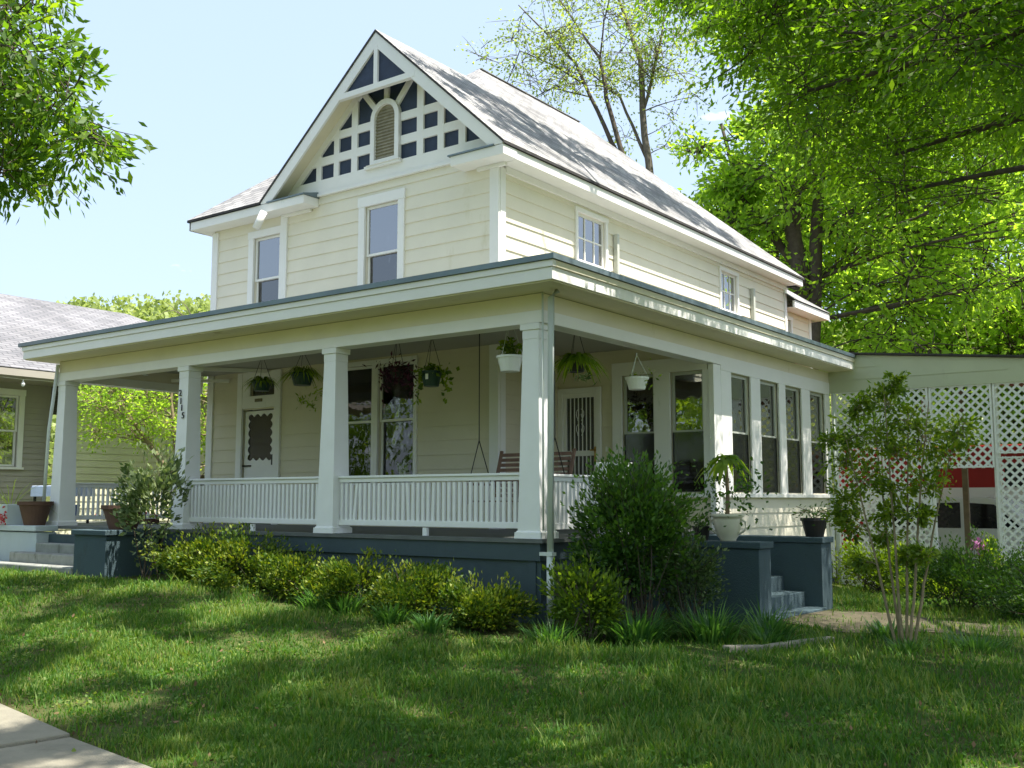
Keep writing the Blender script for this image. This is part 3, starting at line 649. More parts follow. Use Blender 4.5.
# arched window
mb = MB(); n = 14; ri, ro = .245, .34
def arch(r, zc=8.0): return [(cgx+r*cos(pi*k/n), zc+r*sin(pi*k/n)*1.0) for k in range(n+1)]
ai, ao = arch(ri, 7.86), arch(ro, 7.86); y0, y1 = 2.915, 2.998
for k in range(n): mb.hexa([(ai[k][0], y0, ai[k][1]), (ao[k][0], y0, ao[k][1]), (ao[k+1][0], y0, ao[k+1][1]), (ai[k+1][0], y0, ai[k+1][1])], [(ai[k][0], y1, ai[k][1]), (ao[k][0], y1, ao[k][1]), (ao[k+1][0], y1, ao[k+1][1]), (ai[k+1][0], y1, ai[k+1][1])])
mb.box(cgx-ro, cgx-ri, y0, y1, 7.042, 7.86); mb.box(cgx+ri, cgx+ro, y0, y1, 7.042, 7.86); mb.box(cgx-ri, cgx+ri, y0+.002, y1, 7.042, 7.12)
mb.box(cgx-ro-.06, cgx+ro+.06, 2.88, 2.957, 7.035, 7.041)
wn = obj('window', mb, M['white'], H); wn['label'] = 'arched attic window with closed blinds'
mb = MB(); pts = [(cgx-ri, 7.12)]+[(cgx+ri, 7.12)]+arch(ri, 7.86); mb.hexa([(x, 2.975, z) for x, z in pts], [(x, 2.996, z) for x, z in pts])
obj('blind', mb, M['blind'], wn)
mb = MB()
for k in range(18):
    z = 7.15+k*.058; hwid = ri if z+.03 < 7.86 else math.sqrt(max(ri*ri-(z+.03-7.86)**2, .0)); 
    if hwid > .03: mb.hexa([(cgx-hwid, 2.955, z), (cgx+hwid, 2.955, z), (cgx+hwid, 2.972, z+.03), (cgx-hwid, 2.972, z+.03)], [(cgx-hwid, 2.958, z+.004), (cgx+hwid, 2.958, z+.004), (cgx+hwid, 2.975, z+.034), (cgx-hwid, 2.975, z+.034)])
obj('louvre', mb, M['blind'], wn)
# rake boards, soffit, and the small triangle at the peak
mb = MB()
for s in (-1, 1):
    zt = ZP-.052; sl_ = SL[s]; q1 = (zt-6.74)/sl_; q2 = (zt-.27-6.71)/sl_
    P0 = [(pk, zt), (pk+s*q1, 6.74), (pk+s*q1, 6.71), (pk+s*q2, 6.71), (pk, zt-.27)]
    mb.hexa([(x, 2.615, z) for x, z in P0], [(x, 2.66, z) for x, z in P0])
mb.box(pk-.93, pk+.93, 2.61, 2.70, 8.27, 8.37); mb.box(pk-.035, pk+.055, 2.612, 2.67, 8.37, ZP-.3)
obj('rake_board', mb, M['white'], H)
mb = MB()
for s in (-1, 1):
    z_ = ZP-.20; q1 = (z_-6.75)/SL[s]
    mb.hexa([(pk, 2.66, z_), (pk+s*q1, 2.66, 6.75), (pk+s*q1, 2.998, 6.75), (pk, 2.998, z_)], [(pk, 2.66, z_+.03), (pk+s*q1, 2.66, 6.78), (pk+s*q1, 2.998, 6.78), (pk, 2.998, z_+.03)])
obj('rake_soffit', mb, M['soffit'], H)
P0 = [(pk-.93, 8.33), (pk+.93, 8.33), (pk, ZP-.28)]
obj('gable_panel', MB().hexa([(x, 2.655, z) for x, z in P0], [(x, 2.69, z) for x, z in P0]), M['navy'], H)
# flood lamp under left eave
mb = MB(); mb.tube([(-7.92, 2.50, 6.50), (-8.02, 2.40, 6.18)], .07, 10); obj('eave_lamp', mb, M['white'], H, smooth=True)
# --- rear wing
siding('rear_wall', 'x', -2.98, 15.03, 17.2, 3.6, 6.1, [(15.35, 15.75, 5.0, 5.78)], M['siding'], H); siding('rear_wall', 'y', 17.2, -9.5, -2.98, -.6, 6.1, [], M['siding'], H, sgn=-1)
siding('rear_wall', 'x', -2.98, 15.03, 17.2, -.6, 3.6, [], M['siding'], H)
window('x', -2.98, 15.35, 15.75, 5.0, 5.78, H, cas=.09, head=.1, gl=M['glass'])
obj('corner_board', MB().box(-3.0, -2.95, 17.06, 17.22, 3.6, 6.1), M['white'], H)
mb = MB(); e1, g1, g0 = -2.55, 17.65, 15.0
mb.poly([(e1, g0, 6.2), (e1, g1, 6.2), (-5.8, g1-3.25, 6.2+.72*3.25), (-5.8, g0-2, 6.2+.72*3.25)], [(e1, g1, 6.2), (-9.5, g1, 6.2), (-5.8, g1-3.25, 6.2+.72*3.25)])
obj('roof', mb, M['roof'], H, uvw=True)
obj('eave', MB().box(e1-.09, e1-.03, g0+.1, g1-.05, 6.0, 6.18).box(e1-.4, e1-.09, g0+.1, g1-.05, 6.0, 6.02).box(-9.5, e1-.09, g1-.1, g1-.05, 6.0, 6.18), M['white'], H, .005)
obj('chimney_flue', MB().tube([(-8.5, 12, 8.2), (-8.5, 12, 9.0)], .1, 8), M['drip'], H)

# ------------------------------------------------------------------ CARPORT
CP = empty('carport', (3, 10, 0), 'pale green carport with white diagonal lattice screens, joined to the house on the right', 'carport')
CP.location = (0, 0, 0)
cz = lambda x: 3.96-.10*(x-.5)
mb = MB(); mb.hexa([(.10, 9.748, 3.2), (7.6, 9.748, 3.2), (7.6, 9.748, cz(7.6)-.045), (.10, 9.748, cz(.1)-.045)], [(.10, 9.80, 3.2), (7.6, 9.80, 3.2), (7.6, 9.80, cz(7.6)-.045), (.10, 9.80, cz(.1)-.045)])
for zz, xe in ((3.43, 3.1), (3.66, .8)): mb.hexa([(.12, 9.738, zz), (xe+.2, 9.738, zz), (xe, 9.744, zz+.2), (.12, 9.744, zz+.2)], [(.12, 9.748, zz), (xe+.2, 9.748, zz), (xe, 9.748, zz+.2), (.12, 9.748, zz+.2)])
obj('gable_board', mb, mat('pale green siding', srgb(190, 194, 170), .6, .05, 1.5, dirt=(srgb(166, 168, 142)[:3], 1.5, .62)), CP)
mb = MB(); mb.hexa([(.12, 9.68, cz(.1)-.035), (7.6, 9.68, cz(7.6)-.035), (7.6, 16, cz(7.6)-.035), (.12, 16, cz(.1)-.035)], [(.12, 9.68, cz(.1)), (7.6, 9.68, cz(7.6)), (7.6, 16, cz(7.6)), (.12, 16, cz(.1))])
obj('roof', mb, M['edge'], CP)
def lattice(u0, u1, z0, z1, y, p=.112, wd=.042):
    mb = MB(); q = p*math.sqrt(2)
    for s, yy in ((1, y), (-1, y+.008)):
        # lines z = s*(u-c)
        cs = np.arange(u0-(z1-z0)-1, u1+(z1-z0)+1, q)
        for c in cs:
            pts = []
            # param u range
            if s == 1: ua, ub = max(u0, c), min(u1, c+(z1-z0)); f = lambda u: z0+(u-c)
            else: ua, ub = max(u0, c-(z1-z0)), min(u1, c); f = lambda u: z0+(c-u)
            if ub-ua < .02: continue
            mb.beam((ua, yy, f(ua)), (ub, yy, f(ub)), .007, wd, up=(0, 0, 1))
    o = obj('lattice_panel', mb, M['rail'], CP)
    mb = MB()
    mb.box(u0-.02, u0+.015, y-.02, y-.006, z0, z1); mb.box(u1-.015, u1+.02, y-.021, y-.007, z0, z1); mb.box(u0+.015, u1-.015, y-.02, y-.006, z1-.025, z1); mb.box(u0+.015, u1-.015, y-.02, y-.006, z0, z0+.03)
    obj('panel_frame', mb, M['rail'], o)
lattice(.22, 1.02, -.55, 3.2, 9.79); lattice(1.08, 1.90, -.55, 3.2, 9.79); lattice(1.96, 2.98, 1.72, 3.2, 9.79); lattice(3.04, 4.25, -.55, 1.9, 9.79); lattice(3.04, 4.25, 1.96, 3.2, 9.79); lattice(4.31, 5.5, -.55, 3.2, 9.79); lattice(5.56, 6.8, -.55, 3.15, 9.79)
obj('post', MB().box(1.86, 1.96, 9.81, 9.91, -.8, 3.2), M['white'], CP); obj('post', MB().box(2.98, 3.08, 9.81, 9.91, -.8, 3.2), M['white'], CP); obj('post', MB().box(6.8, 6.9, 9.81, 9.91, -.8, 3.2), M['white'], CP)
obj('post', MB().box(1.95, 2.05, 11.9, 12.0, -.8, 3.6), M['oldwood'], CP); obj('post', MB().box(6.8, 6.9, 15.8, 15.9, -.8, 3.2), M['oldwood'], CP); obj('post', MB().box(.2, .3, 15.8, 15.9, -.8, 3.6), M['oldwood'], CP)
# ------------------------------------------------------------------ vehicles behind the lattice
def vehicle(name, label, cat, ox, oy, gz_, L_, Wd, prof, wins, belt, paint, wheels, lower=None):
    """side profile in x-z extruded across y; nose towards +X"""
    root = empty(name, (ox, oy, gz_), label, cat)
    mb = MB(); n = len(prof)
    def ring(y, ins): 
        cx_ = sum(p[0] for p in prof)/n
        return [(cx_+(x-cx_)*(1-ins*.6), y, z-(ins*.05 if z > belt else 0)) for x, z in prof]
    ysec = [(-Wd/2, .04), (-Wd/2+.06, 0), (Wd/2-.06, 0), (Wd/2, .04)]
    rings = [ring(y, i) for y, i in ysec]; b = 0
    for r_ in rings: mb.v += r_
    for i in range(3):
        for k in range(n):
            j = (k+1) % n; mb.f.append((i*n+k, i*n+j, (i+1)*n+j, (i+1)*n+k))
    mb.f.append(tuple(range(n-1, -1, -1))); mb.f.append(tuple(range(3*n, 4*n)))
    body = obj('body', mb, paint, root, .03)
    for w_ in wins:
        for s in (-1, 1):
            mb = MB(); y = s*(Wd/2+.002); mb.hexa([(x, y-.006, z) for x, z in w_], [(x, y+.006, z) for x, z in w_]); obj('window', mb, M['carglass'], root, .004)
    for wx, wr in wheels:
        for s in (-1, 1):
            y = s*(Wd/2-.12); mb = MB()
            k0 = MB().lathe([(wr*.55, -.11), (wr*.9, -.11), (wr, -.07), (wr, .07), (wr*.9, .11), (wr*.55, .11)], n=24, close=False)
            k0.v = [(wx+a, y+c*1.0, wr+b_) for a, b_, c in k0.v]; wo = obj('wheel', k0, M['tyre'], root, smooth=True)
            k1 = MB().lathe([(.0, .06), (wr*.25, .07), (wr*.5, .03), (wr*.56, .09), (wr*.56, -.05)], n=20, close=False); k1.v = [(wx+a, y+s*c, wr+b_) for a, b_, c in k1.v]; obj('rim', k1, M['rim'], wo, smooth=True)
            k2 = MB().lathe([(0.001, 0), (wr*1.15, 0)], n=20, close=False); k2.v = [(wx+a, s*(Wd/2+.004), wr+.02+b_) for a, b_, c in k2.v]; obj('wheel_arch', k2, M['tyre'], root)
    x1 = max(p[0] for p in prof); x0 = min(p[0] for p in prof)
    obj('bumper', MB().box(x0-.06, x0+.05, -Wd/2+.05, Wd/2-.05, .38, .58), M['tyre'], root, .02); obj('bumper', MB().box(x1-.05, x1+.06, -Wd/2+.05, Wd/2-.05, .38, .58), M['tyre'], root, .02)
    for s in (-1, 1):
        obj('tail_lamp', MB().box(x0-.02, x0+.08, s*(Wd/2-.10)-.06, s*(Wd/2-.10)+.06, .8, 1.2), M['redlamp'], root, .01)
        obj('headlight', MB().box(x1-.08, x1+.02, s*(Wd/2-.25)-.12, s*(Wd/2-.25)+.12, .65, .82), M['glassup'], root, .01)
    if lower:
        mb = MB(); 
        for s in (-1, 1): mb.box(x0+.02, x1-.02, s*(Wd/2+.008)-.006, s*(Wd/2+.008)+.006, lower[0], lower[1])
        obj('stripe', mb, lower[2], root)
    return root
suv = [(-2.3, .42), (-2.35, .9), (-2.25, 1.15), (-2.05, 1.72), (-1.8, 1.82), (.3, 1.83), (.6, 1.76), (1.15, 1.22), (2.1, 1.08), (2.3, .85), (2.3, .42), (1.85, .36), (-1.9, .36)]
vehicle('parked_car', 'white car with dark tinted side windows seen through the lattice opening', 'car', 1.9, 13.6, -.62, 4.6, 1.8, suv,
        [[(-2.0, 1.20), (-1.86, 1.68), (-1.15, 1.70), (-1.15, 1.20)], [(-1.07, 1.20), (-1.07, 1.70), (-.2, 1.72), (-.2, 1.20)], [(-.12, 1.20), (-.12, 1.72), (.45, 1.68), (.95, 1.20)]], 1.15, M['car_white'], [(-1.35, .36), (1.45, .36)])
van = [(-2.9, .5), (-2.95, 1.2), (-2.9, 2.9), (-2.7, 3.05), (1.6, 3.05), (1.9, 2.9), (2.3, 1.9), (2.9, 1.6), (3.05, 1.1), (3.0, .5), (2.6, .42), (-2.6, .42)]
vehicle('parked_van', 'tall red van with a white lower band parked behind the white car', 'van', .9, 17.2, -.62, 6, 2.1, van,
        [[(1.0, 1.8), (1.0, 2.6), (1.7, 2.6), (2.05, 1.8)]], 3, M['car_red'], [(-1.8, .42), (2.0, .42)], (1.3, 2.06, M['car_white']))

# ------------------------------------------------------------------ NEIGHBOUR HOUSE (left)
NB = empty('neighbour_house', (0, 0, 0), 'low tan neighbouring house with a pale grey shingle roof, left behind the porch', 'house')
nx_ = -15.0
nb_ = -15.9
siding('wall', 'x', nb_, -6.0, 3.0, .1, 3.95, [(1.5, 2.25, 1.9, 3.5)], M['nb_brown'], NB, course=.13)
window('x', nb_, 1.5, 2.25, 1.9, 3.5, NB, cas=.12, head=.14, meet=2.7, gl=M['glass'], muntin=None)
siding('rear_wall', 'x', -15.45, 3.0, 14, .1, 4.1, [], M['nb_green'], NB, course=.16)
siding('wall', 'y', -6.0, -24, nb_, .1, 3.9, [], M['nb_brown'], NB, course=.13); siding('wall', 'y', 14.0, -24, -15.45, .1, 4.1, [], M['nb_green'], NB, course=.16, sgn=-1)
mb = MB(); ne = nx_+.55
mb.poly([(ne, -6.6, 3.95), (ne, 8.4, 3.95), (-19.5, 7.2, 6.5), (-19.5, -6.6, 6.5)], [(ne, 8.4, 3.95), (ne, 14.5, 3.9), (-19.5, 14.5, 5.2), (-19.5, 7.2, 6.5)], [(-19.5, -6.6, 6.5), (-19.5, 14.5, 5.2), (-25, 14.5, 3.9), (-25, -6.6, 3.95)])
obj('roof', mb, M['roof2'], NB, uvw=True)
mb = MB(); mb.box(ne-.06, ne-.01, -6.6, 14.4, 3.78, 3.93); mb.box(nb_, ne-.06, -6.6, 3.0, 3.78, 3.80); mb.box(-24.9, ne-.06, -6.55, -6.5, 3.78, 3.93)
for k in range(30):
    y = -6.4+k*.7; mb.box(nx_+.02, ne-.08, y, y+.05, 3.80, 3.88)
obj('eave', mb, M['nb_brown'], NB)
mb = MB()
for k in range(4):
    y = -.3+k*.95
    mb.lathe([(0.001, -.05), (.03, -.04), (.045, 0), (.03, .04), (.012, .07), (.012, .1)], (nx_+.45, y, 3.62), 8)
    mb.tube([(nx_+.45, y, 3.72), (nx_+.45, y+.47, 3.74), (nx_+.45, y+.95, 3.72)], .005, 4)
tag(obj('string_lights', mb, M['bulb']), 'string of small white bulbs hung under the neighbour eave', 'string lights')
# fence panel far left behind small tree
mb = MB()
for k in range(34): y = 5.5+k*.16; mb.box(-14.0, -13.97, y, y+.14, -.1, 1.75)
mb.box(-13.97, -13.92, 5.5, 11, .4, .5); mb.box(-13.97, -13.92, 5.5, 11, 1.4, 1.5)
tag(obj('board_fence', mb, M['fur']), 'weathered brown board fence between the two houses', 'fence')

# ------------------------------------------------------------------ TREES
def tree(name, label, cat, trunk, trad, clumps, leaf, per, lm, bm, group=None, tw=None, aspect=.5, droop=.2, twr=.012, flat=.5, spread=.16, outer=.25, branches=True, sides=8, bright=0.):
    """trunk: list of stem polylines; clumps: (centre, radius, twigs)"""
    root = empty(name, (0, 0, 0), label, cat, group)
    mb = MB(); stems = []
    for pts, rr in zip(trunk, trad):
        P = [Vector(p) for p in pts]; n = len(P)
        # subdivide with wobble
        Q = []; RR = []
        for i in range(n-1):
            for k in range(4):
                t = k/4; q = P[i].lerp(P[i+1], t); r_ = rr[i]*(1-t)+rr[i+1]*t
                if i+k > 0: q = q+Vector(rng.normal(size=3))*r_*.22
                Q.append(q); RR.append(r_)
        Q.append(P[-1]); RR.append(rr[-1]); stems.append((Q, RR)); mb.tube(Q, RR, sides)
    allP = []; allD = []; allR = []
    SP = [(q, r) for Q, RR in stems for q, r in zip(Q, RR)]
    for c, r, ntw in clumps:
        c = Vector(c)
        if branches:
            best = min(SP, key=lambda s: (s[0]-c).length+max(0, s[0].z-c.z+.3*r)*1.6)
            p0, r0 = best; br = min(r0*.5, .010+.010*(p0-c).length)
            mid = p0.lerp(c, .5)+Vector(rng.normal(size=3))*(p0-c).length*.09+Vector((0, 0, (p0-c).length*.06))
            pts = []
            for k in range(7):
                t = k/6; pts.append((1-t)**2*p0+2*t*(1-t)*mid+t*t*c)
            mb.tube(pts, [br*(1-.75*k/6) for k in range(7)], 5)
            hub = pts
        else: hub = [c]
        for _ in range(ntw):
            h = hub[-1] if (len(hub) < 3 or rng.random() < .6) else hub[int(rng.integers(len(hub)//2, len(hub)))]
            dv = Vector(rvec(1)[0]); dv.z = dv.z*.8+.05
            e = c+dv*r*(.55+.5*rng.random())
            s0 = h+Vector(rng.normal(size=3))*r*.10
            m2 = s0.lerp(e, .5)+Vector(rng.normal(size=3))*r*.10+Vector((0, 0, .08*r))
            tp = [s0, s0.lerp(m2, .6).lerp(m2.lerp(e, .2), .4), m2.lerp(e, .4), e]
            if twr > 0: mb.tube(tp, [twr*1.6, twr*1.2, twr*.9, twr*.4], 3, cap=False)
            t = outer+(1-outer)*rng.random(per)**.8; a = np.array(s0); b = np.array(m2); d_ = np.array(e)
            tt = t[:, None]; pp = (1-tt)**2*a+2*tt*(1-tt)*b+tt*tt*d_
            allP.append(pp+rng.normal(size=(per, 3))*r*spread); dd = (d_-a)/(np.linalg.norm(d_-a)+1e-6); allD.append(np.repeat(dd[None], per, 0))
            allR.append(np.clip(rng.normal(.5+bright, .25, per)+.2*(rng.random()-.5), 0, 1))
    obj('trunk', mb, bm, root, smooth=True)
    if allP:
        P = np.concatenate(allP); Dn = np.concatenate(allD)
        quads_obj('crown', kites(P, leaf, aspect, droop, Dn, flat), lm, root, np.concatenate(allR))
    return root
def clump_field(n, c, rad, r, tw, seed, shell=.0):
    g = np.random.default_rng(seed); out_ = []
    for _ in range(n):
        v = g.normal(size=3); v /= np.linalg.norm(v); q = (shell+(1-shell)*g.random())**(1/2.2)
        out_.append(((c[0]+v[0]*rad[0]*q, c[1]+v[1]*rad[1]*q, c[2]+v[2]*rad[2]*q), r*(.7+.6*g.random()), tw))
    return out_
# --- big dark-trunked tree behind the house (right)
tree('shade_tree', 'big leafy tree with a forked dark trunk behind the back corner of the house', 'tree',
     [[(-5.7, 24, -.5), (-5.7, 24, 6), (-5.9, 24, 12), (-6.2, 24.3, 19)], [(-5.6, 24, 4.5), (-5.2, 24.2, 10), (-4.6, 24.5, 18)], [(-5.8, 24, 9), (-8.0, 24.4, 12), (-8.8, 24.5, 15)]],
     [(.40, .32, .26, .12), (.3, .22, .08), (.16, .11, .05)],
     clump_field(18, (-8.9, 24.6, 11.8), (1.7, 1.8, 3.6), 1.2, 20, 13)+clump_field(30, (-5.0, 24.5, 15.5), (3.6, 3.5, 6.5), 1.5, 20, 11)+clump_field(60, (-2.0, 25.5, 13.5), (5.5, 4.0, 8.0), 1.6, 18, 12), .24, 19, M['lf_bright'], M['bark'], group='trees behind the house', twr=.02)
# --- sparse tree behind the roof
fork = [[(-10.2, 22, -.5), (-10.3, 22, 8), (-11.0, 22, 12.4)], [(-11.0, 22, 12.2), (-12.3, 22, 14.9), (-13.7, 22.2, 17.8), (-16.7, 22.6, 21.2)], [(-11.4, 22, 13), (-12.2, 22, 16), (-12.5, 22, 17.6), (-14.3, 22, 20.5)],
        [(-13.2, 22.2, 16.8), (-14.6, 22, 17.9), (-16.2, 22, 18.9), (-17.0, 22, 17.4)], [(-12.5, 22, 17.4), (-12.3, 22, 19), (-11.8, 22, 20.6)], [(-12.9, 22, 16.2), (-14.5, 21.8, 16.9), (-15.9, 21.8, 16.6)]]
tree('bare_branched_tree', 'thinly leafed forked tree rising behind the middle of the roof ridge', 'tree', fork,
     [(.24, .19, .13), (.11, .08, .055, .02), (.10, .08, .055, .02), (.04, .03, .025, .012), (.04, .03, .02), (.03, .025, .012)],
     clump_field(40, (-14.4, 22, 18.6), (4.6, 2.5, 3.4), 1.3, 9, 21), .14, 13, M['lf_sparse'], M['bark'], group='trees behind the house', twr=.010, spread=.2)
tree('slender_tree', 'slender grey tree with light young leaves, left of the big shade tree', 'tree',
     [[(-10.9, 24, -.5), (-11.2, 24, 8), (-11.6, 24, 14.0), (-11.9, 24, 18.1), (-13.0, 24, 21.5)], [(-11.7, 24, 14.2), (-12.8, 24, 16.8), (-14.6, 24, 18.6)], [(-11.8, 24, 16.0), (-11.0, 24, 18.5), (-10.6, 24, 21)]],
     [(.24, .20, .14, .10, .04), (.07, .05, .02), (.07, .05, .02)],
     clump_field(30, (-11.2, 24, 18.0), (2.6, 2.2, 4.6), 1.2, 9, 31), .14, 14, M['lf_sparse'], M['barkgrey'], group='trees behind the house', twr=.010)
# --- woods beyond, individual trees
k = 0
for (x, y, z, rx, rz_, n, lab) in [(-.5, 32, 6.5, 4.2, 5.5, 40, 'bright green tree just over the middle of the carport roof'), (3.6, 31, 7, 4.0, 6, 34, 'bright green tree at the right edge over the carport roof'),
        (-5, 34, 8, 4.2, 6.5, 40, 'bright green tree low beside the rear wing of the house'), (-11.0, 35, 11.5, 4.5, 5.5, 34, 'pale green tree behind the far end of the main roof'),
        (-14.5, 40, 13, 4.0, 4.5, 26, 'pale green tree showing low over the middle of the roof slope'), (-3, 38, 14, 5, 6, 34, 'light green tree filling the gap right of the forked dark trunk'), (-1.5, 42, 22, 6, 6, 30, 'farthest light green tree high between the trunk and the overhanging leaves'),
        (-8.5, 37, 16, 4, 5, 30, 'pale green tree topping the gap left of the forked dark trunk'),
        (2.5, 35, 17, 5.5, 5.5, 30, 'tall pale green tree high at the right behind the overhanging leaves')]:
    tree('woodland_tree', lab, 'tree', [[(x, y, -.5), (x+.2, y, z*.5), (x-.1, y, z+rz_*.6)]], [(.28, .2, .06)],
         clump_field(n, (x, y, z), (rx, 3.0, rz_), 1.8, 17, 100+k), .27, 19, M['lf_bright'], M['bark'], group='trees behind the house', twr=.02); k += 1
# --- tree overhanging from the right of the camera: crown fills the upper right, shades lawn and wall
og = np.random.default_rng(5)
OV = [(2.0, 1.5, 7.2), (4.4, 0.4, 6.5), (3.6, 1.8, 7.1), (2.6, 0.5, 6.1), (3.2, 2.2, 5.9), (5.3, 2.0, 6.3), (5.1, -1.4, 5.0), (3.8, 2.4, 6.2), (3.4, 1.2, 7.1), (4.0, 3.0, 5.7), (2.9, 3.1, 5.6), (3.3, 0.3, 5.4), (4.2, 3.5, 6.2), (5.1, 0.2, 6.3), (5.3, -1.2, 4.8), (3.8, 0.0, 5.8), (3.8, 1.8, 4.6), (4.0, 1.5, 6.4), (3.4, 0.7, 6.5), (5.5, 0.6, 6.1), (5.7, -1.0, 4.4), (5.0, 1.9, 6.5), (3.5, 3.1, 5.9), (3.0, 1.5, 5.5), (4.9, 2.2, 5.4), (2.3, 1.6, 8.0), (2.7, 2.0, 6.8), (3.7, 1.6, 6.1), (1.6, 1.8, 8.1), (3.0, 0.1, 6.7), (3.7, 2.0, 5.1), (4.4, 2.0, 7.1), (2.9, 0.4, 6.4), (5.8, -0.9, 5.7)]
OV2 = [(1.2, 1.0, 7.8), (2.2, 3.3, 8.6), (2.2, 2.6, 7.7), (1.0, 2.3, 8.0)]
OAK = [(0.7, -6.7, 4.0), (-0.4, -6.0, 5.1), (-0.7, -6.2, 3.6), (0.1, -6.6, 4.3), (-0.9, -5.9, 4.2), (-1.0, -6.3, 3.8), (0.7, -6.2, 3.6), (-0.3, -6.2, 3.8), (0.3, -6.6, 4.4), (0.7, -7.0, 3.9), (-1.0, -6.2, 4.0), (-0.7, -5.8, 3.8), (-0.6, -6.0, 4.3), (-0.3, -5.9, 3.9), (0.4, -7.0, 4.5), (-0.6, -6.4, 4.3), (-0.9, -5.6, 3.7), (-0.3, -6.6, 3.9), (0.2, -6.2, 3.9), (-0.5, -6.3, 4.1), (-0.3, -5.9, 4.5), (-0.2, -5.7, 3.8), (-0.5, -6.0, 4.9), (0.6, -6.3, 3.9), (-0.3, -6.0, 4.6), (-0.2, -6.3, 3.5)]

crown = [(p, 1.0, 24) for p in OV]+[(p, 1.3, 16) for p in OV2]
g_ = np.random.default_rng(17)
for _ in range(125):      # high part of the same crown, above and to the right of the view
    crown.append(((float(g_.uniform(4.0, 11)), float(g_.uniform(-8, 1.5)), float(g_.uniform(7.6, 10.0))), .68, 28))
for _ in range(72):      # long limbs reaching over the lawn and the porch roof
    crown.append(((float(g_.uniform(-5.0, 5.0)), float(g_.uniform(-7.0, -.8)), float(g_.uniform(9.0, 10.6))), .5, 26))
for _ in range(105):      # limb over the side of the house
    yy = float(g_.uniform(2.4, 12.5)); crown.append(((float(g_.uniform(-4.1+.2*(yy-2.6), -1.3+.07*(yy-2.6))), yy, float(g_.uniform(11.5, 12.4))), .36, 15))
for _ in range(36):      # crown side over the drive
    crown.append(((float(g_.uniform(6.0, 10.8)), float(g_.uniform(1.5, 9.5)), float(g_.uniform(7.4, 10.5))), 1.4, 26))
for _ in range(26):      # between the wall and the drive
    crown.append(((float(g_.uniform(2.2, 4.8)), float(g_.uniform(3.5, 10)), float(g_.uniform(6.6, 9.0))), 1.25, 24))
tree('overhanging_tree', 'large tree whose dark leafy boughs hang over the upper right, shading the lawn', 'tree',
     [[(10.5, -.5, -.6), (10.3, -.4, 3), (9.6, -.2, 6), (8.6, 0, 9), (6.5, .5, 11)], [(9.7, -.3, 5.6), (7.4, .8, 7.2), (5.2, 1.2, 7.6), (3.4, 1.6, 7.9)],
      [(8.8, 0, 8.4), (5, 3, 10.8), (1.5, 5, 12.1), (-1.4, 6.5, 12.6)], [(9.8, -.3, 5.2), (8.2, -2.8, 8.6), (5.5, -4.0, 10), (.5, -3.2, 10.3)], [(9.2, -.2, 6.6), (6.6, 4.5, 7.6), (3.8, 7, 7.8)]],
     [(.5, .4, .34, .26, .15), (.18, .10, .06, .03), (.16, .10, .06, .03), (.14, .08, .05, .025), (.14, .08, .04)],
     crown, .080, 50, M['lf_over'], M['bark'], twr=.005, aspect=.44, droop=.35, spread=.13, outer=.2)
tree('oak_tree', 'oak reaching in at the upper left with dark paddle shaped leaves against the sky', 'tree',
     [[(-4.2, -10.4, -.5), (-4.0, -10.2, 3), (-3.6, -9.6, 6.2)], [(-3.9, -10, 3.6), (-2.4, -8.4, 5.0), (-1.2, -7.0, 4.8), (-.3, -6.4, 4.3)], [(-2.4, -8.4, 5), (-1.4, -6.6, 5.4), (-.5, -6.0, 4.9)]],
     [(.3, .24, .16), (.13, .08, .045, .02), (.07, .04, .02)],
     [(p, .42, 13) for p in OAK]+[((float(g_.uniform(-6, -1)), float(g_.uniform(-10, -6.5)), float(g_.uniform(5.8, 9))), 1.1, 18) for _ in range(7)],
     .085, 20, M['lf_oak'], M['bark'], twr=.004, aspect=.36, droop=.25, spread=.12, flat=.3)
# small bright tree between the houses
tree('garden_tree', 'small sunlit lime leaved tree seen through the left end of the porch', 'tree',
     [[(-12.7, 4.8, 0), (-12.9, 4.3, 1.6), (-13.3, 3.2, 3.2)], [(-12.9, 4.5, 1.4), (-12.6, 4.9, 3.0), (-12.4, 5.6, 4.2)], [(-12.9, 4.4, 1.8), (-13.0, 4.2, 3.4), (-13.0, 4.4, 4.6)]],
     [(.09, .07, .03), (.06, .04, .02), (.05, .035, .02)],
     clump_field(40, (-13.0, 4.2, 3.2), (1.3, 2.4, 1.3), .6, 12, 41), .085, 15, M['lf_bright'], M['stem'], twr=.006)
tree('leafy_tree', 'denser green tree at the corner of the house beyond the porch end', 'tree', [[(-12.8, 6.6, 0), (-12.8, 6.6, 2.0), (-12.7, 6.7, 3.6)]], [(.1, .08, .03)],
     clump_field(22, (-12.8, 6.6, 2.7), (1.5, 1.2, 1.7), .7, 12, 42), .10, 18, M['lf_tree'], M['bark'], twr=.008)
tree('bare_sapling', 'thin nearly leafless sapling against the sky left of the upstairs wall', 'tree', [[(-22.4, 12, 0), (-22.4, 12, 4), (-22.6, 12, 7.6)]], [(.12, .08, .03)],
     clump_field(8, (-22.6, 12, 6.6), (.6, 1, 1.3), .9, 5, 43), .07, 3, M['lf_sparse'], M['barkgrey'], twr=.012)
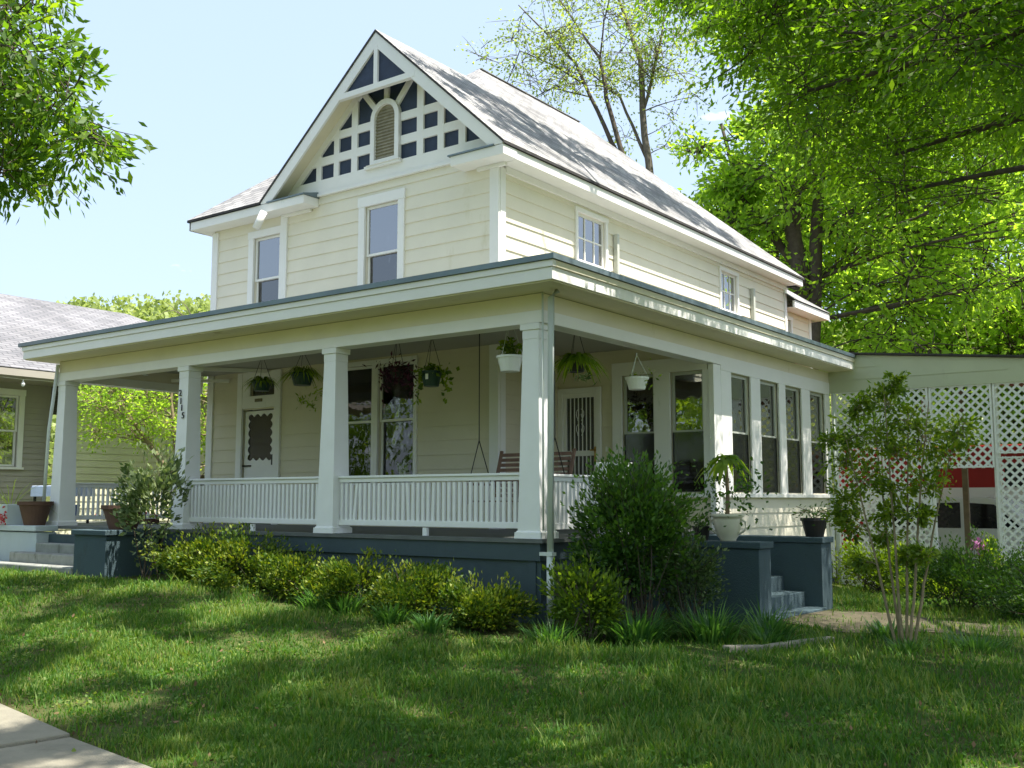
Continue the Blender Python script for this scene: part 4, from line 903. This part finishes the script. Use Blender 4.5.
# small multi stemmed tree by the drive
bx_, by_ = 3.82, 1.15; st = []; sr = []
for dx, dy, h1, h2 in ((-.55, -.15, 1.0, 1.9), (-.3, .1, 1.1, 2.2), (-.08, -.1, 1.2, 2.35), (.12, .12, 1.1, 2.1), (.38, 0, 1.2, 2.15), (.6, .15, 1.0, 1.8)):
    st.append([(bx_+dx*.12, by_+dy*.1, -.4), (bx_+dx*.35, by_+dy*.4, .3), (bx_+dx*.75*.8, by_+dy*.7-dx*.1, h1), (bx_+dx*1.2*.8, by_+dy-dx*.2, h2)]); sr.append((.017, .014, .010, .004))
cl_ = [((bx_+x, by_+y-x*.2, z), r*1.12, 13) for x, y, z, r in ((-.62, 0, 1.55, .26), (-.45, .1, 1.85, .28), (-.6, 0, 1.15, .22), (-.2, 0, 1.75, .3), (-.1, .1, 2.15, .24), (.05, -.1, 1.6, .3), (.1, .1, 1.95, .26),
       (.3, 0, 1.75, .3), (.5, .1, 1.6, .26), (.62, 0, 1.85, .22), (.35, .1, 1.3, .24), (-.3, -.1, 1.35, .28), (.0, 0, 1.25, .22), (-.72, 0, 1.8, .16), (.02, 0, 2.35, .14), (-.4, 0, 2.15, .16), (.2, 0, 1.0, .16), (-.5, 0, .85, .18), (-.2, .1, .8, .17), (-.1, 0, 1.0, .2), (.05, .1, .55, .14), (-.35, -.1, .5, .14), (.3, -.1, .6, .15), (-.65, .1, 1.0, .16))]
tree('small_tree', 'slender multi stemmed small tree in front of the lattice screen', 'tree', st, sr, cl_, .057, 25, M['lf_small'], M['stem'], twr=.003, sides=6, spread=.15)

# ------------------------------------------------------------------ SHRUBS
def shrub(name, label, cat, c, rad, n, leaf, m, stems=26, shoots=0, aspect=.5, group=None, droop=0., lumps=9, lumpr=.48, sc=(.35, .75), seed=1, shell=.35, stm='bark', bright=0, rise=.5):
    g = np.random.default_rng(seed); root = empty(name, (0, 0, 0), label, cat, group)
    c = np.array(c, float); rad = np.array(rad, float); base = gz(c[0], c[1])
    lc = []; 
    for _ in range(lumps):
        v = g.normal(size=3); v /= np.linalg.norm(v); v[2] = v[2]*.8+.1; lc.append(c+v*rad*g.uniform(*sc))
    mb = MB()
    for k in range(stems):
        q = lc[k % lumps]+g.normal(size=3)*rad*.25; b = np.array([c[0]+g.uniform(-.35, .35)*rad[0], c[1]+g.uniform(-.35, .35)*rad[1], base-.05]); q[2] = max(q[2], base+.1)
        md = (b+q)/2+g.normal(size=3)*.06; mb.tube([tuple(b), tuple(md), tuple(q)], [.012, .008, .003], 4)
    obj('stem', mb, M[stm], root)
    P = []; B = []
    for k in range(lumps):
        kk = n//lumps; v = g.normal(size=(kk, 3)); v /= np.linalg.norm(v, axis=1, keepdims=True)
        q = (shell+(1-shell)*g.random(kk))[:, None]
        # little sprigs: group leaves
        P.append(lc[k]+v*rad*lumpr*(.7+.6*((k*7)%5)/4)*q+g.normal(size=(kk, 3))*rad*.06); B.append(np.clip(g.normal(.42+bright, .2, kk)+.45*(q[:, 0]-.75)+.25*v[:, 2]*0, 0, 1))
    mb = MB()
    for k in range(shoots):
        v = g.normal(size=3); v[2] = abs(v[2])+.35; v /= np.linalg.norm(v); a = c+v*rad*.55; b = c+v*rad*g.uniform(1.0, 1.28)+np.array([0, 0, g.uniform(-.02, .1)])
        mb.tube([tuple(a), tuple((a+b)/2+g.normal(size=3)*.02), tuple(b)], [.006, .004, .002], 3); kk = int(n/260)+12; t = g.random((kk, 1)); P.append(a+(b-a)*t+g.normal(size=(kk, 3))*leaf*.75); B.append(np.clip(g.normal(.6+bright, .2, kk), 0, 1))
    if shoots: obj('shoot', mb, M[stm], root)
    P = np.concatenate(P); B = np.concatenate(B)
    out_ = (P-c)/rad; out_ /= np.linalg.norm(out_, axis=1, keepdims=True)+1e-6; out_[:, 2] += rise
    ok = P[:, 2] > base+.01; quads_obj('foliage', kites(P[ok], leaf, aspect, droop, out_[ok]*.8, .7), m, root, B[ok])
    return root
hl = ['first golden leaved shrub from the front steps, below the porch railing', 'second golden leaved shrub from the front steps, beside the second column', 'golden leaved shrub under the middle of the front railing',
      'golden leaved shrub below the long front railing, right of the middle one', 'golden leaved shrub nearest the corner column', 'low golden leaved shrub right in front of the corner downspout']
for k, (x, y, z, rx, rz_) in enumerate([(-5.25, -.68, .24, .78, .43), (-4.3, -.72, .24, .80, .45), (-3.2, -.76, .13, .76, .33), (-2.1, -.80, .08, .74, .35), (-1.1, -.82, .0, .70, .36), (-.2, -.74, -.06, .55, .30)]):
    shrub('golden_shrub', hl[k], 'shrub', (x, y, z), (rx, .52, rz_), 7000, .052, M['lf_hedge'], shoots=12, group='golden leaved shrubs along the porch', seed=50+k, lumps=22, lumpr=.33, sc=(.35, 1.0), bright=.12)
shrub('variegated_shrub', 'tall loose shrub with pale glossy leaves beside the blue grey stair pier', 'shrub', (-6.25, -.80, .95), (.52, .42, .90), 1500, .09, M['lf_pale'], stems=7, lumps=24, lumpr=.30, sc=(.35, 1.0), seed=61, aspect=.5, shoots=20, bright=.25)  # pale leaves, their colour lightened further to stand for sunlight on them
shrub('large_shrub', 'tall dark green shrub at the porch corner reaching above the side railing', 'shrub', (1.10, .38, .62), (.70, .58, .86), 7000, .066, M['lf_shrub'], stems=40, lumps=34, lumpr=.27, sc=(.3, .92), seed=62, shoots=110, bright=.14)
shrub('leafy_shrub', 'bright leaved lower bush growing in front of the tall dark corner shrub', 'shrub', (1.0, -.5, .02), (.50, .36, .42), 2300, .065, M['lf_small'], stems=20, lumps=11, seed=63, shoots=24, bright=-.2)
shrub('white_flecked_shrub', 'green bush with pale tips to the left of the side stair wall', 'shrub', (1.45, .95, .25), (.45, .42, .55), 2600, .055, M['lf_pale'], stems=18, lumps=11, seed=64, bright=-.1, shoots=24)
shrub('round_shrub', 'rounded dark bush at the right edge below the lattice opening', 'shrub', (3.55, 5.6, .0), (1.0, .75, .58), 9000, .05, M['lf_shrub'], lumps=26, lumpr=.32, sc=(.3, .9), seed=65, bright=.15, shoots=30)
shrub('round_shrub', 'dark bush cut by the right edge of the picture below the lattice', 'shrub', (4.6, 4.8, -.05), (.8, .7, .55), 7000, .05, M['lf_shrub'], shoots=24, lumps=20, lumpr=.34, sc=(.3, .9), seed=66, bright=.1)
shrub('climbing_shrub', 'leafy bush growing up against the left lattice panels', 'shrub', (1.15, 9.0, .0), (.8, .4, .62), 4200, .06, M['lf_tree'], lumps=10, seed=67)
shrub('low_shrub', 'low leafy bush in front of the middle lattice panel', 'shrub', (2.2, 8.5, -.35), (.9, .5, .38), 3800, .06, M['lf_tree'], lumps=10, seed=68)
r = shrub('pink_flower_plant', 'plant with one pink bloom in front of the right lattice panel', 'flower', (2.98, 9.1, .05), (.25, .2, .5), 700, .06, M['lf_tree'], lumps=5, seed=69)
P = np.array([2.86, 8.9, .40])+rng.normal(size=(60, 3))*.05; quads_obj('bloom', kites(P, .07, .8), M['lf_pink'], r)
# strap leaved tufts
def tuft(label, c, n, Lb, w_, m=None, group='strap leaved tufts at the edge of the bed', name='grass_tuft', sp=.16, up=1.0):
    root_z = gz(c[0], c[1]); V = []; 
    for k in range(n):
        a = rng.uniform(0, 2*pi); d = np.array([cos(a), sin(a), 0]); b = np.array([c[0], c[1], root_z-.01])+d*rng.uniform(0, sp)+np.array([rng.normal()*.03, rng.normal()*.03, 0])
        l_ = Lb*rng.uniform(.45, 1.1); lean = rng.uniform(.35, 1.15); side = np.array([-sin(a), cos(a), 0])*w_/2
        prev = b; pw = 1.
        for j in range(4):
            t = (j+1)/4; p = b+d*l_*lean*t**1.2*.8+np.array([0, 0, l_*up*(t-.62*lean*t*t)]); nw = 1-t*.9 if j > 1 else 1
            V.append([prev-side*pw, prev+side*pw, p+side*nw, p-side*nw]); prev = p; pw = nw
    o = quads_obj(name, np.array(V), m or M['lf_grassy'], rnd=np.repeat(rng.random(n), 4)); return tag(o, label, 'plant', group)
tuft('dark strap leaved tuft furthest left along the lawn edge', (-2.35, -1.15), 170, .42, .016); tuft('strap leaved tuft to the right of the leftmost one', (-1.75, -1.3), 170, .42, .016)
tuft('strap leaved tuft below the golden shrubs near the middle of the bed', (-.95, -1.35), 190, .42, .016); tuft('strap leaved tuft in front of the low bush by the downspout', (-.35, -1.4), 150, .36, .016)
tuft('tall strap leaves at the foot of the tall corner shrub', (1.5, -.25), 260, .62, .02, sp=.28); tuft('tall strap leaves between corner shrub and side stair wall', (2.0, .45), 260, .6, .02, sp=.28)
tuft('broad arching leaves left of the side steps', (2.35, 1.2), 150, .5, .024, sp=.22); tuft('clump of strap leaves beside the kerb stones', (2.5, .75), 160, .34, .02, sp=.22)
tuft('pale arching clump on the far side of the worn path, left of the small tree', (3.42, 1.9), 90, .38, .026); tuft('grassy clump at the foot of the small tree', (3.95, .85), 160, .26, .012, sp=.25)
tuft('tall grassy clump in front of the leafy corner bush', (.9, -.95), 220, .42, .016, sp=.25); tuft('grassy clump at the right edge of the picture', (4.5, 1.3), 160, .3, .014, sp=.3)
tuft('thin blades rising before the side stair wall', (2.1, 1.65), 40, .62, .018, sp=.15)

# ------------------------------------------------------------------ path and kerb
A1 = [(1.95, 4.10), (3.0, 4.1), (4.6, 3.9), (6.5, 3.8), (9.5, 3.6)]; B1 = [(1.95, 2.40), (2.8, 2.1), (4.4, 2.9), (6.5, 3.0), (9.5, 2.9)]
def resamp(P, n):
    P = np.array(P); s = np.r_[0, np.cumsum(np.linalg.norm(np.diff(P, axis=0), axis=1))]; t = np.linspace(0, s[-1], n); return np.c_[np.interp(t, s, P[:, 0]), np.interp(t, s, P[:, 1])]
a = resamp(A1, 40); b = resamp(B1, 40); mb = MB(); K = 10
for i in range(39):
    for j in range(K):
        q = [a[i]+(b[i]-a[i])*j/K, a[i]+(b[i]-a[i])*(j+1)/K, a[i+1]+(b[i+1]-a[i+1])*(j+1)/K, a[i+1]+(b[i+1]-a[i+1])*j/K]
        mb.poly([(p[0], p[1], gz(p[0], p[1])+.012) for p in q])
tag(obj('path', mb, M['path']), kind='structure')
mb = MB(); kp = [(2.45, -.15), (2.68, .3), (2.86, .8), (3.02, 1.3)]
for (p, q) in zip(kp, kp[1:]):
    d_ = Vector((q[0]-p[0], q[1]-p[1], 0)); mb.beam((p[0], p[1], gz(*p)+.01), (q[0]-d_.x*.03, q[1]-d_.y*.03, gz(*q)+.01), .11, .10)
tag(obj('kerb_stones', mb, M['kerb'], bevel=.015), 'short curved row of old kerb stones at the end of the worn path', 'kerb')

# ------------------------------------------------------------------ hanging baskets, pots
def foliage(P, size, m, parent, aspect=.4, droop=.3, dirs=None, name='foliage'):
    return quads_obj(name, kites(np.array(P), size, aspect, droop, dirs), m, parent)
def spray(c, n, r, h, drop=0., seed=0):
    g = np.random.default_rng(seed); v = g.normal(size=(n, 3)); v /= np.linalg.norm(v, axis=1, keepdims=True); v[:, 2] = np.abs(v[:, 2])*h
    P = np.array(c)+v*np.array([r, r, 1])*np.sqrt(g.random((n, 1))); P[:, 2] -= drop*((P[:, 0]-c[0])**2+(P[:, 1]-c[1])**2)/r**2
    return P
def basket(name, label, x, y, ztop, hook, r, hgt, pm, wire='metal'):
    root = empty(name, (x, y, ztop), label, 'hanging basket', 'hanging baskets along the porch')
    mb = MB().lathe([(r*.72, -hgt), (r*.98, -.03), (r*1.08, -.03), (r*1.08, 0), (r*.96, 0), (r*.9, -.04), (.001, -.04)], n=18); obj('pot', mb, M[pm], root, smooth=False)
    mb = MB(); hz = hook-ztop
    for k in range(3):
        a = 2*pi*k/3+.5; mb.tube([(r*cos(a), r*sin(a), 0), (.01*cos(a), .01*sin(a), min(hz-.05, .48))], .004, 4)
    mb.tube([(0, 0, min(hz-.06, .47)), (0, 0, hz)], .006, 4)
    obj('hanger', mb, M[wire], root); return root
def arching(root, n, Lb, w_, m, r0=.05, down=.9, seed=0, z0=0.):
    g = np.random.default_rng(seed); V = []
    for k in range(n):
        a = g.uniform(0, 2*pi); d = np.array([cos(a), sin(a), 0]); b = np.array([d[0]*r0, d[1]*r0, z0]); l_ = Lb*g.uniform(.6, 1.1); s_ = np.array([-sin(a), cos(a), 0])*w_/2
        ele = g.uniform(.3, 1.3); prev = b; pw = .6
        for j in range(5):
            t = (j+1)/5; p = b+d*l_*cos(ele)*t*1.1+np.array([0, 0, l_*(sin(ele)*t-down*t*t)]); nw = 1 if j < 3 else (.7 if j == 3 else .15)
            V.append([prev-s_*pw, prev+s_*pw, p+s_*nw, p-s_*nw]); prev = p; pw = nw
    return quads_obj('foliage', np.array(V), m, root, rnd=np.repeat(g.random(n), 5))
b1 = basket('hanging_basket', 'green pot of fern hanging in front of the transom over the front door', -6.66, 1.5, 3.14, 3.6, .17, .17, 'pot_green'); arching(b1, 120, .33, .018, M['lf_tree'], seed=1)
b2 = basket('hanging_basket', 'green pot of spider plant with dangling plantlets, right of the front door', -5.66, 1.5, 3.20, 3.6, .19, .20, 'pot_green'); arching(b2, 150, .42, .02, M['lf_tree'], seed=2)
for k, (dx, dz) in enumerate(((.05, -.42), (.26, -.52), (.48, -.36))):
    P = np.array([dx, -.05, dz])+rng.normal(size=(26, 3))*.045; foliage(P, .09, M['lf_tree'], b2, .25, 0)
b3 = basket('hanging_basket', 'basket trailing dark purple leaves in front of the living room windows', -3.30, 1.2, 3.05, 3.6, .11, .11, 'pot_black')
P = np.concatenate([np.array([0, 0, .02])+rng.normal(size=(150, 3))*np.array([.13, .13, .07]), np.array([-.22, 0, -.12])+rng.normal(size=(50, 3))*np.array([.05, .06, .09]), np.array([.24, 0, -.2])+rng.normal(size=(60, 3))*np.array([.05, .07, .12]), np.array([-.05, 0, -.05])+rng.normal(size=(70, 3))*np.array([.12, .12, .05])])
foliage(P, .085, M['lf_purple'], b3, .35, .5)
b4 = basket('hanging_basket', 'green pot with a thin trailing vine hanging beside the living room windows', -2.76, 1.35, 3.00, 3.6, .15, .22, 'pot_green')
P = [rng.normal(size=(50, 3))*np.array([.12, .12, .05])]
for dx, dy, L_ in ((-.28, 0, .5), (.22, .05, .55), (.34, -.05, .35), (-.18, -.1, .42), (.28, 0, .15)):
    t = rng.random(22); P.append(np.c_[dx*np.minimum(1, t*2.2), dy*t, .06-L_*t**1.5]+rng.normal(size=(22, 3))*.02)
foliage(np.concatenate(P), .085, M['lf_small'], b4, .6, .4)
obj('plant_tag', MB().box(.02, .07, -.155, -.15, -.13, -.05), M['pot_white'], b4)
b5 = basket('hanging_basket', 'white pot with a small upright plant hanging just left of the corner column', -.80, .62, 2.98, 3.17 if False else 3.6, .165, .20, 'pot_white', 'pipe')
foliage(spray((0, 0, 0), 150, .13, .26, 0, 5), .085, M['lf_small'], b5, .55, .1)
b6 = basket('hanging_basket', 'bushy fern with drooping fronds hanging right of the corner column before the barred door', -.46, 1.65, 3.0, 3.6, .14, .15, 'pot_black'); arching(b6, 170, .46, .035, M['lf_tree'], down=1.0, seed=6)
P = np.array([.15, -.05, -.22])+rng.normal(size=(30, 3))*np.array([.07, .05, .03]); foliage(P, .1, M['lf_pale'], b6, .35, .2)
b7 = basket('hanging_basket', 'white pot with a few thin shoots hanging before the sunroom front windows', -.02, 2.5, 2.83, 3.17, .155, .17, 'pot_white', 'pipe')
foliage(np.concatenate([spray((0, 0, 0), 26, .14, .1, 0, 7), np.array([.2, 0, -.05])+rng.normal(size=(22, 3))*np.array([.05, .04, .1])]), .06, M['lf_small'], b7, .4, .3)
# urn with the small palm-like tree
u = empty('potted_tree', (1.42, 2.20, .641), 'cream urn on the side stair wall holding a cane plant with a drooping leafy head', 'potted plant')
obj('urn', MB().lathe([(.10, 0), (.10, .02), (.13, .06), (.165, .16), (.18, .26), (.175, .29), (.205, .30), (.205, .335), (.17, .335), (.165, .30), (.001, .30)], n=26), M['urn'], u, smooth=True)
mb = MB(); mb.tube([(.18, 0, .27), (.235, 0, .24), (.235, 0, .14), (.15, 0, .09)], .016, 6); mb.tube([(-.18, 0, .27), (-.235, 0, .24), (-.235, 0, .14), (-.15, 0, .09)], .016, 6); obj('handle', mb, M['urn'], u)
obj('cane', MB().tube([(0, 0, .30), (.01, 0, .6), (-.01, .0, 1.0)], [.028, .024, .022], 8), M['oldwood'], u, smooth=True)
V = []; 
def fronds(n, Lb, w_, z0, seed, down=1.1):
    g = np.random.default_rng(seed); V = []
    for k in range(n):
        a = g.uniform(0, 2*pi); d = np.array([cos(a), sin(a), 0]); b = np.array([0, 0, z0]); l_ = Lb*g.uniform(.7, 1.1); s_ = np.array([-sin(a), cos(a), 0])*w_/2; ele = g.uniform(.2, 1.2); prev = b; pw = .4
        for j in range(6):
            t = (j+1)/6; p = b+d*l_*cos(ele)*t+np.array([0, 0, l_*(sin(ele)*t-down*t*t)]); nw = [.8, 1, 1, .9, .6, .08][j]; V.append([prev-s_*pw, prev+s_*pw, p+s_*nw, p-s_*nw]); prev = p; pw = nw
    return np.array(V), np.repeat(g.random(n)*.6+.3, 6)
V, q = fronds(50, .42, .065, 1.0, 3, down=.95); quads_obj('leaves', V, M['lf_tree'], u, q)
P = np.array([0, .02, .62])+rng.normal(size=(420, 3))*np.array([.24, .16, .2]); P = P[(np.abs(P[:, 0]) > .05)]; foliage(P, .065, M['lf_shrub'], u, .55, .5)
p = empty('potted_plant', (1.74, 4.33, .641), 'dark pot with thin sprawling stems on the far side stair wall', 'potted plant')
obj('pot', MB().lathe([(.12, 0), (.175, .22), (.19, .22), (.19, .26), (.165, .26), (.15, .22), (.001, .22)], n=20), M['pot_black'], p)
P = np.array([.02, 0, .32])+rng.normal(size=(160, 3))*np.array([.17, .13, .07]); foliage(P, .06, M['lf_purple'] if False else M['lf_shrub'], p, .35, 0); 
mb = MB()
for k in range(9): a = k*.7; mb.tube([(0, 0, .22), (.12*cos(a), .12*sin(a), .36), (.30*cos(a), .22*sin(a), .34+.08*sin(k*2.))], .005, 4)
obj('stem', mb, M['stem'], p)
p = empty('potted_plant', (.62, 2.2, .641), 'small black pot against the sunroom end of the near stair wall', 'potted plant'); p.location = (1.06, 2.2, .641)
obj('pot', MB().lathe([(.08, 0), (.11, .16), (.12, .16), (.12, .18), (.10, .18), (.001, .15)], n=18), M['pot_black'], p); foliage(spray((0, 0, .17), 60, .12, .2, 0, 8), .07, M['lf_shrub'], p, .5, 0)
p = empty('flower_pot', (-7.35, -.55, .701), 'wide brown pot on top of the blue grey stair pier', 'pot')
obj('pot', MB().lathe([(.20, 0), (.30, .30), (.33, .31), (.33, .37), (.29, .37), (.27, .30), (.001, .28)], n=24), M['pot_brown'], p); foliage(spray((0, 0, .3), 50, .2, .12, 0, 9), .06, M['lf_shrub'], p)
p = empty('flower_pot', (-10.40, -.28, .716), 'wide brown pot on the pale wall left of the front steps', 'pot')
obj('pot', MB().lathe([(.17, 0), (.26, .34), (.29, .35), (.29, .41), (.25, .41), (.23, .34), (.001, .31)], n=24), M['pot_brown'], p); obj('soil', MB().lathe([(.235, .35), (.001, .36)], n=20, close=False), M['soil'], p)
p = empty('planter_box', (-11.25, -.28, .716), 'white planter box with red flowers and dry arching stalks left of the brown pot', 'planter')
obj('box', MB().box(-.28, .28, -.2, .2, 0, .36), M['cheek'], p, .01); arching(p, 26, 1.15, .014, M['lf_sparse'], r0=.08, down=.55, seed=12, z0=.33)
P = np.array([.2, -.24, .12])+rng.normal(size=(60, 3))*np.array([.07, .03, .06]); foliage(P, .05, M['lf_red'], p, .8, 0, name='bloom')
p = empty('side_table', (-12.3, 1.3, .70), 'small table with a blue and white cloth on the open end of the porch', 'table')
obj('top', MB().box(-.5, .5, -.35, .35, .70, .73), M['cloth'], p, .01); obj('cloth_skirt', MB().box(-.51, .51, -.36, -.352, .52, .70).box(.502, .51, -.35, .36, .52, .70), M['cloth'], p)
for sx in (-.45, .45):
    for sy in (-.3, .3): obj('leg', MB().box(sx-.02, sx+.02, sy-.02, sy+.02, 0, .70), M['metal'], p)
b_ = obj('plastic_tub', MB().lathe([(.2, 0), (.26, .32), (.28, .33), (.28, .36), (.24, .36), (.22, .04), (.001, .03)], n=20), M['blue']); b_.location = (-11.5, .9, .701); tag(b_, 'blue plastic tub on the open end of the porch beside the table', 'tub')
p = empty('flower_trough', (-11.1, 2.1, .70), 'low trough of pink red flowers seen under the far end railing', 'planter'); obj('trough', MB().box(-.7, .7, -.12, .12, 0, .1), M['pot_brown'], p, .01)
P = np.array([0, 0, .15])+rng.normal(size=(320, 3))*np.array([.4, .07, .04]); foliage(P, .05, M['lf_red'], p, .8, 0, name='bloom')
# porch swing
sw = empty('porch_swing', (-1.72, 2.0, 1.12), 'weathered slatted wooden porch swing hung on dark chains behind the corner column', 'porch swing')
mb = MB()
for k in range(6): mb.box(-.64, .64, -.26+k*.088, -.19+k*.088, 0, .022)
obj('seat', mb, M['wood'], sw, .003)
mb = MB()
for k in range(9): z = .07+k*.075; y = .28+z*.32; mb.box(-.62, .62, y-.012, y+.008, z, z+.05)
obj('backrest', mb, M['wood'], sw, .003)
mb = MB()
for x in (-.65, -.22, .22, .65): mb.beam((x, .29, 0), (x, .53, .76), .05, .03)
obj('back_frame', mb, M['wood'], sw, .004)
for s in (-1, 1):
    obj('armrest', MB().box(s*.66-.04, s*.66+.04, -.27, .34, .24, .27).box(s*.66-.02, s*.66+.02, -.25, -.2, -.03, .24), M['wood'], sw, .004)
    mb = MB(); mb.tube([(s*.67, -.24, .26), (s*.67, .0, .90), (s*.67, .0, 2.48)], .008, 5); mb.tube([(s*.67, .30, .26), (s*.67, .0, .90)], .008, 5); obj('chain', mb, M['metal'], sw)

# ------------------------------------------------------------------ GRASS
def blades(n, x0, x1, y0, y1, hgt, wid, seed):
    g = np.random.default_rng(seed); x = g.uniform(x0, x1, n); y = g.uniform(y0, y1, n)
    tl = -(x-e0.x)*sin(t_)+(y-e0.y)*cos(t_)     # distance beyond the walk edge
    keep = (tl > .02+.05*g.random(n)) | (tl < -1.3)
    inpath = (x > 1.9) & (y > 2.2+.35*np.sin(x*3)*.3+.25*np.clip(x-3.2, 0, 2)) & (y < 4.2) & (g.random(n) > .15+.5*np.clip((x-3.0)/1.5, 0, 1)); keep &= ~inpath
    keep &= ~((x > -13.6) & (x < .2) & (y > -.12)); keep &= ~((x > -11.7) & (x < -7.05) & (y > -1.04)); keep &= ~((x < 1.97) & (x > -11) & (y > 1.98) & (y < 4.56)); keep &= ~((x > -13.6) & (x < -7.05) & (y > -1.02))
    keep &= ~((y > -.9+.1*np.sin(x*5)) & (x < .6) & (x > -7) & (g.random(n) > .15))
    # patchiness: thin bare spots
    pz = np.sin(x*2.1+1.3*np.sin(y*1.7))+np.sin(y*2.9+1.1*np.sin(x*2.3+1))+.7*np.sin(x*5.3+y*4.1)
    pz = pz+.5*np.sin(x*11+3*np.sin(y*7))*np.sin(y*13+x*5); keep &= ~(g.random(n) > np.clip(1.0+(pz+.9)*.55, .30, 1)); keep &= ~((tl > 0) & (tl < .35) & (g.random(n) > .35+tl))
    x = x[keep]; y = y[keep]; pz = pz[keep]; m = len(x); z = gh(x, y)
    cl = np.sin(x*7.3+2*np.sin(y*5.1))*np.sin(y*8.7+2*np.sin(x*6.3)); h = hgt*(.4+.9*g.random(m)**1.5)*(1+.25*np.clip(pz, -1, 1.5))*(1+.45*cl); a = g.uniform(0, 2*pi, m); ln = h*g.uniform(.1, .9, m); w2 = wid*g.uniform(.6, 1.3, m)/2
    dx = np.cos(a); dy = np.sin(a); b = np.c_[x, y, z-.005]; s_ = np.c_[-dy, dx, 0*dx]*w2[:, None]; t = b+np.c_[dx*ln, dy*ln, h]; md = b+np.c_[dx*ln*.35, dy*ln*.35, h*.55]
    V1 = np.stack([b-s_, b+s_, md+s_*.8, md-s_*.8], 1); V2 = np.stack([md-s_*.8, md+s_*.8, t+s_*.1, t-s_*.1], 1)
    q = np.clip(g.normal(.42, .22, m)+.1*pz, 0, 1); q = np.where(g.random(m) < .05, 1., q)
    return np.concatenate([V1, V2]), np.concatenate([q, q])
parts = [blades(95000, .5, 7.5, -7.5, -4.0, .05, .0085, 1), blades(120000, -5, 7.5, -6.6, -2.0, .05, .010, 2), blades(110000, -12, 7, -5.5, 0.5, .055, .012, 3), blades(9000, -8, 7.5, -7, -1.0, .10, .013, 7), blades(80000, .2, 9, -3.5, 9.7, .08, .013, 4), blades(25000, -26, -6, -9, -1, .08, .02, 5), blades(20000, -14.5, -10.5, 0, 12, .10, .02, 6)]
V = np.concatenate([p[0] for p in parts]); q = np.concatenate([p[1] for p in parts])
tag(quads_obj('lawn_grass', V, M['grass'], rnd=q), 'short uneven lawn grass with thin patches', 'grass', kind='stuff')
# broad leaved weeds in the lawn
g = np.random.default_rng(23); P = []; q = []
for _ in range(300):
    cx_, cy_ = g.uniform(-9, 7.2), g.uniform(-6.9, -1.0)
    if -(cx_-e0.x)*sin(t_)+(cy_-e0.y)*cos(t_) < .15: continue
    m = int(g.integers(12, 60)); sp = g.uniform(.05, .22); xx = cx_+g.normal(size=m)*sp; yy = cy_+g.normal(size=m)*sp; P.append(np.c_[xx, yy, gh(xx, yy)+g.uniform(.01, .05, m)]); q.append(np.clip(g.normal(g.uniform(.3, .9), .12, m), 0, 1))
tag(quads_obj('clover', kites(np.concatenate(P), .032, .8, .0, None, 2.5), M['grass'], rnd=np.concatenate(q)), 'patches of clover and small weeds in the lawn', 'weeds', kind='stuff')
# fallen leaves on the lawn
P = []; 
for _ in range(900): x = rng.uniform(-8, 7); y = rng.uniform(-6.5, -.9); P.append((x, y, gz(x, y)+.02))
o = quads_obj('leaf_litter', kites(np.array(P), .045, .6, .0, None, 3), mat('dead leaf', (.16, .10, .05), .9, .3)); tag(o, 'scattered dead leaves lying in the lawn', 'leaves', kind='stuff')

# ------------------------------------------------------------------ far wooded hill
g = np.random.default_rng(9); n = 2600; az = R(90)+g.uniform(R(-15), R(75), n); dist = g.uniform(105, 190, n)
x = 7+np.cos(az)*dist; y = -10+np.sin(az)*dist
Dn = dist; an = np.degrees(az); z = gh(x, y)+25.8*sst(95, 165, Dn)*sst(20, 70, an)*(1+.12*np.sin(x*.05)+.08*np.sin(y*.09+1))
P = []; q = []
for k in range(n):
    m = 70; v = g.normal(size=(m, 3)); v /= np.linalg.norm(v, axis=1, keepdims=True); s_ = g.uniform(1.6, 3.2); P.append(np.array([x[k], y[k], z[k]+s_*.4])+v*s_*np.array([1, 1, .8])); q.append(np.clip(g.normal(g.uniform(.2, .8), .15, m), 0, 1))
tag(quads_obj('far_woodland', kites(np.concatenate(P), .75, .8, 0), M['lf_hill'], rnd=np.concatenate(q)), 'wooded ridge far off beyond the neighbouring roof', 'woods', kind='stuff')

# greenery across the street, which the windows mirror
g = np.random.default_rng(19); P = []; q = []
for k in range(420):
    a = g.uniform(-60, 60); c = np.array([a, -34+g.normal()*4-abs(a)*.05, g.uniform(0, 11)]); m = 60; v = g.normal(size=(m, 3)); v /= np.linalg.norm(v, axis=1, keepdims=True)
    P.append(c+v*2.4*g.random((m, 1))**.4); q.append(np.clip(g.normal(.4, .2, m), 0, 1))
tag(quads_obj('street_greenery', kites(np.concatenate(P), .6, .7, 0), M['lf_tree'], rnd=np.concatenate(q)), 'row of greenery across the street mirrored in the window panes', 'greenery', kind='stuff')
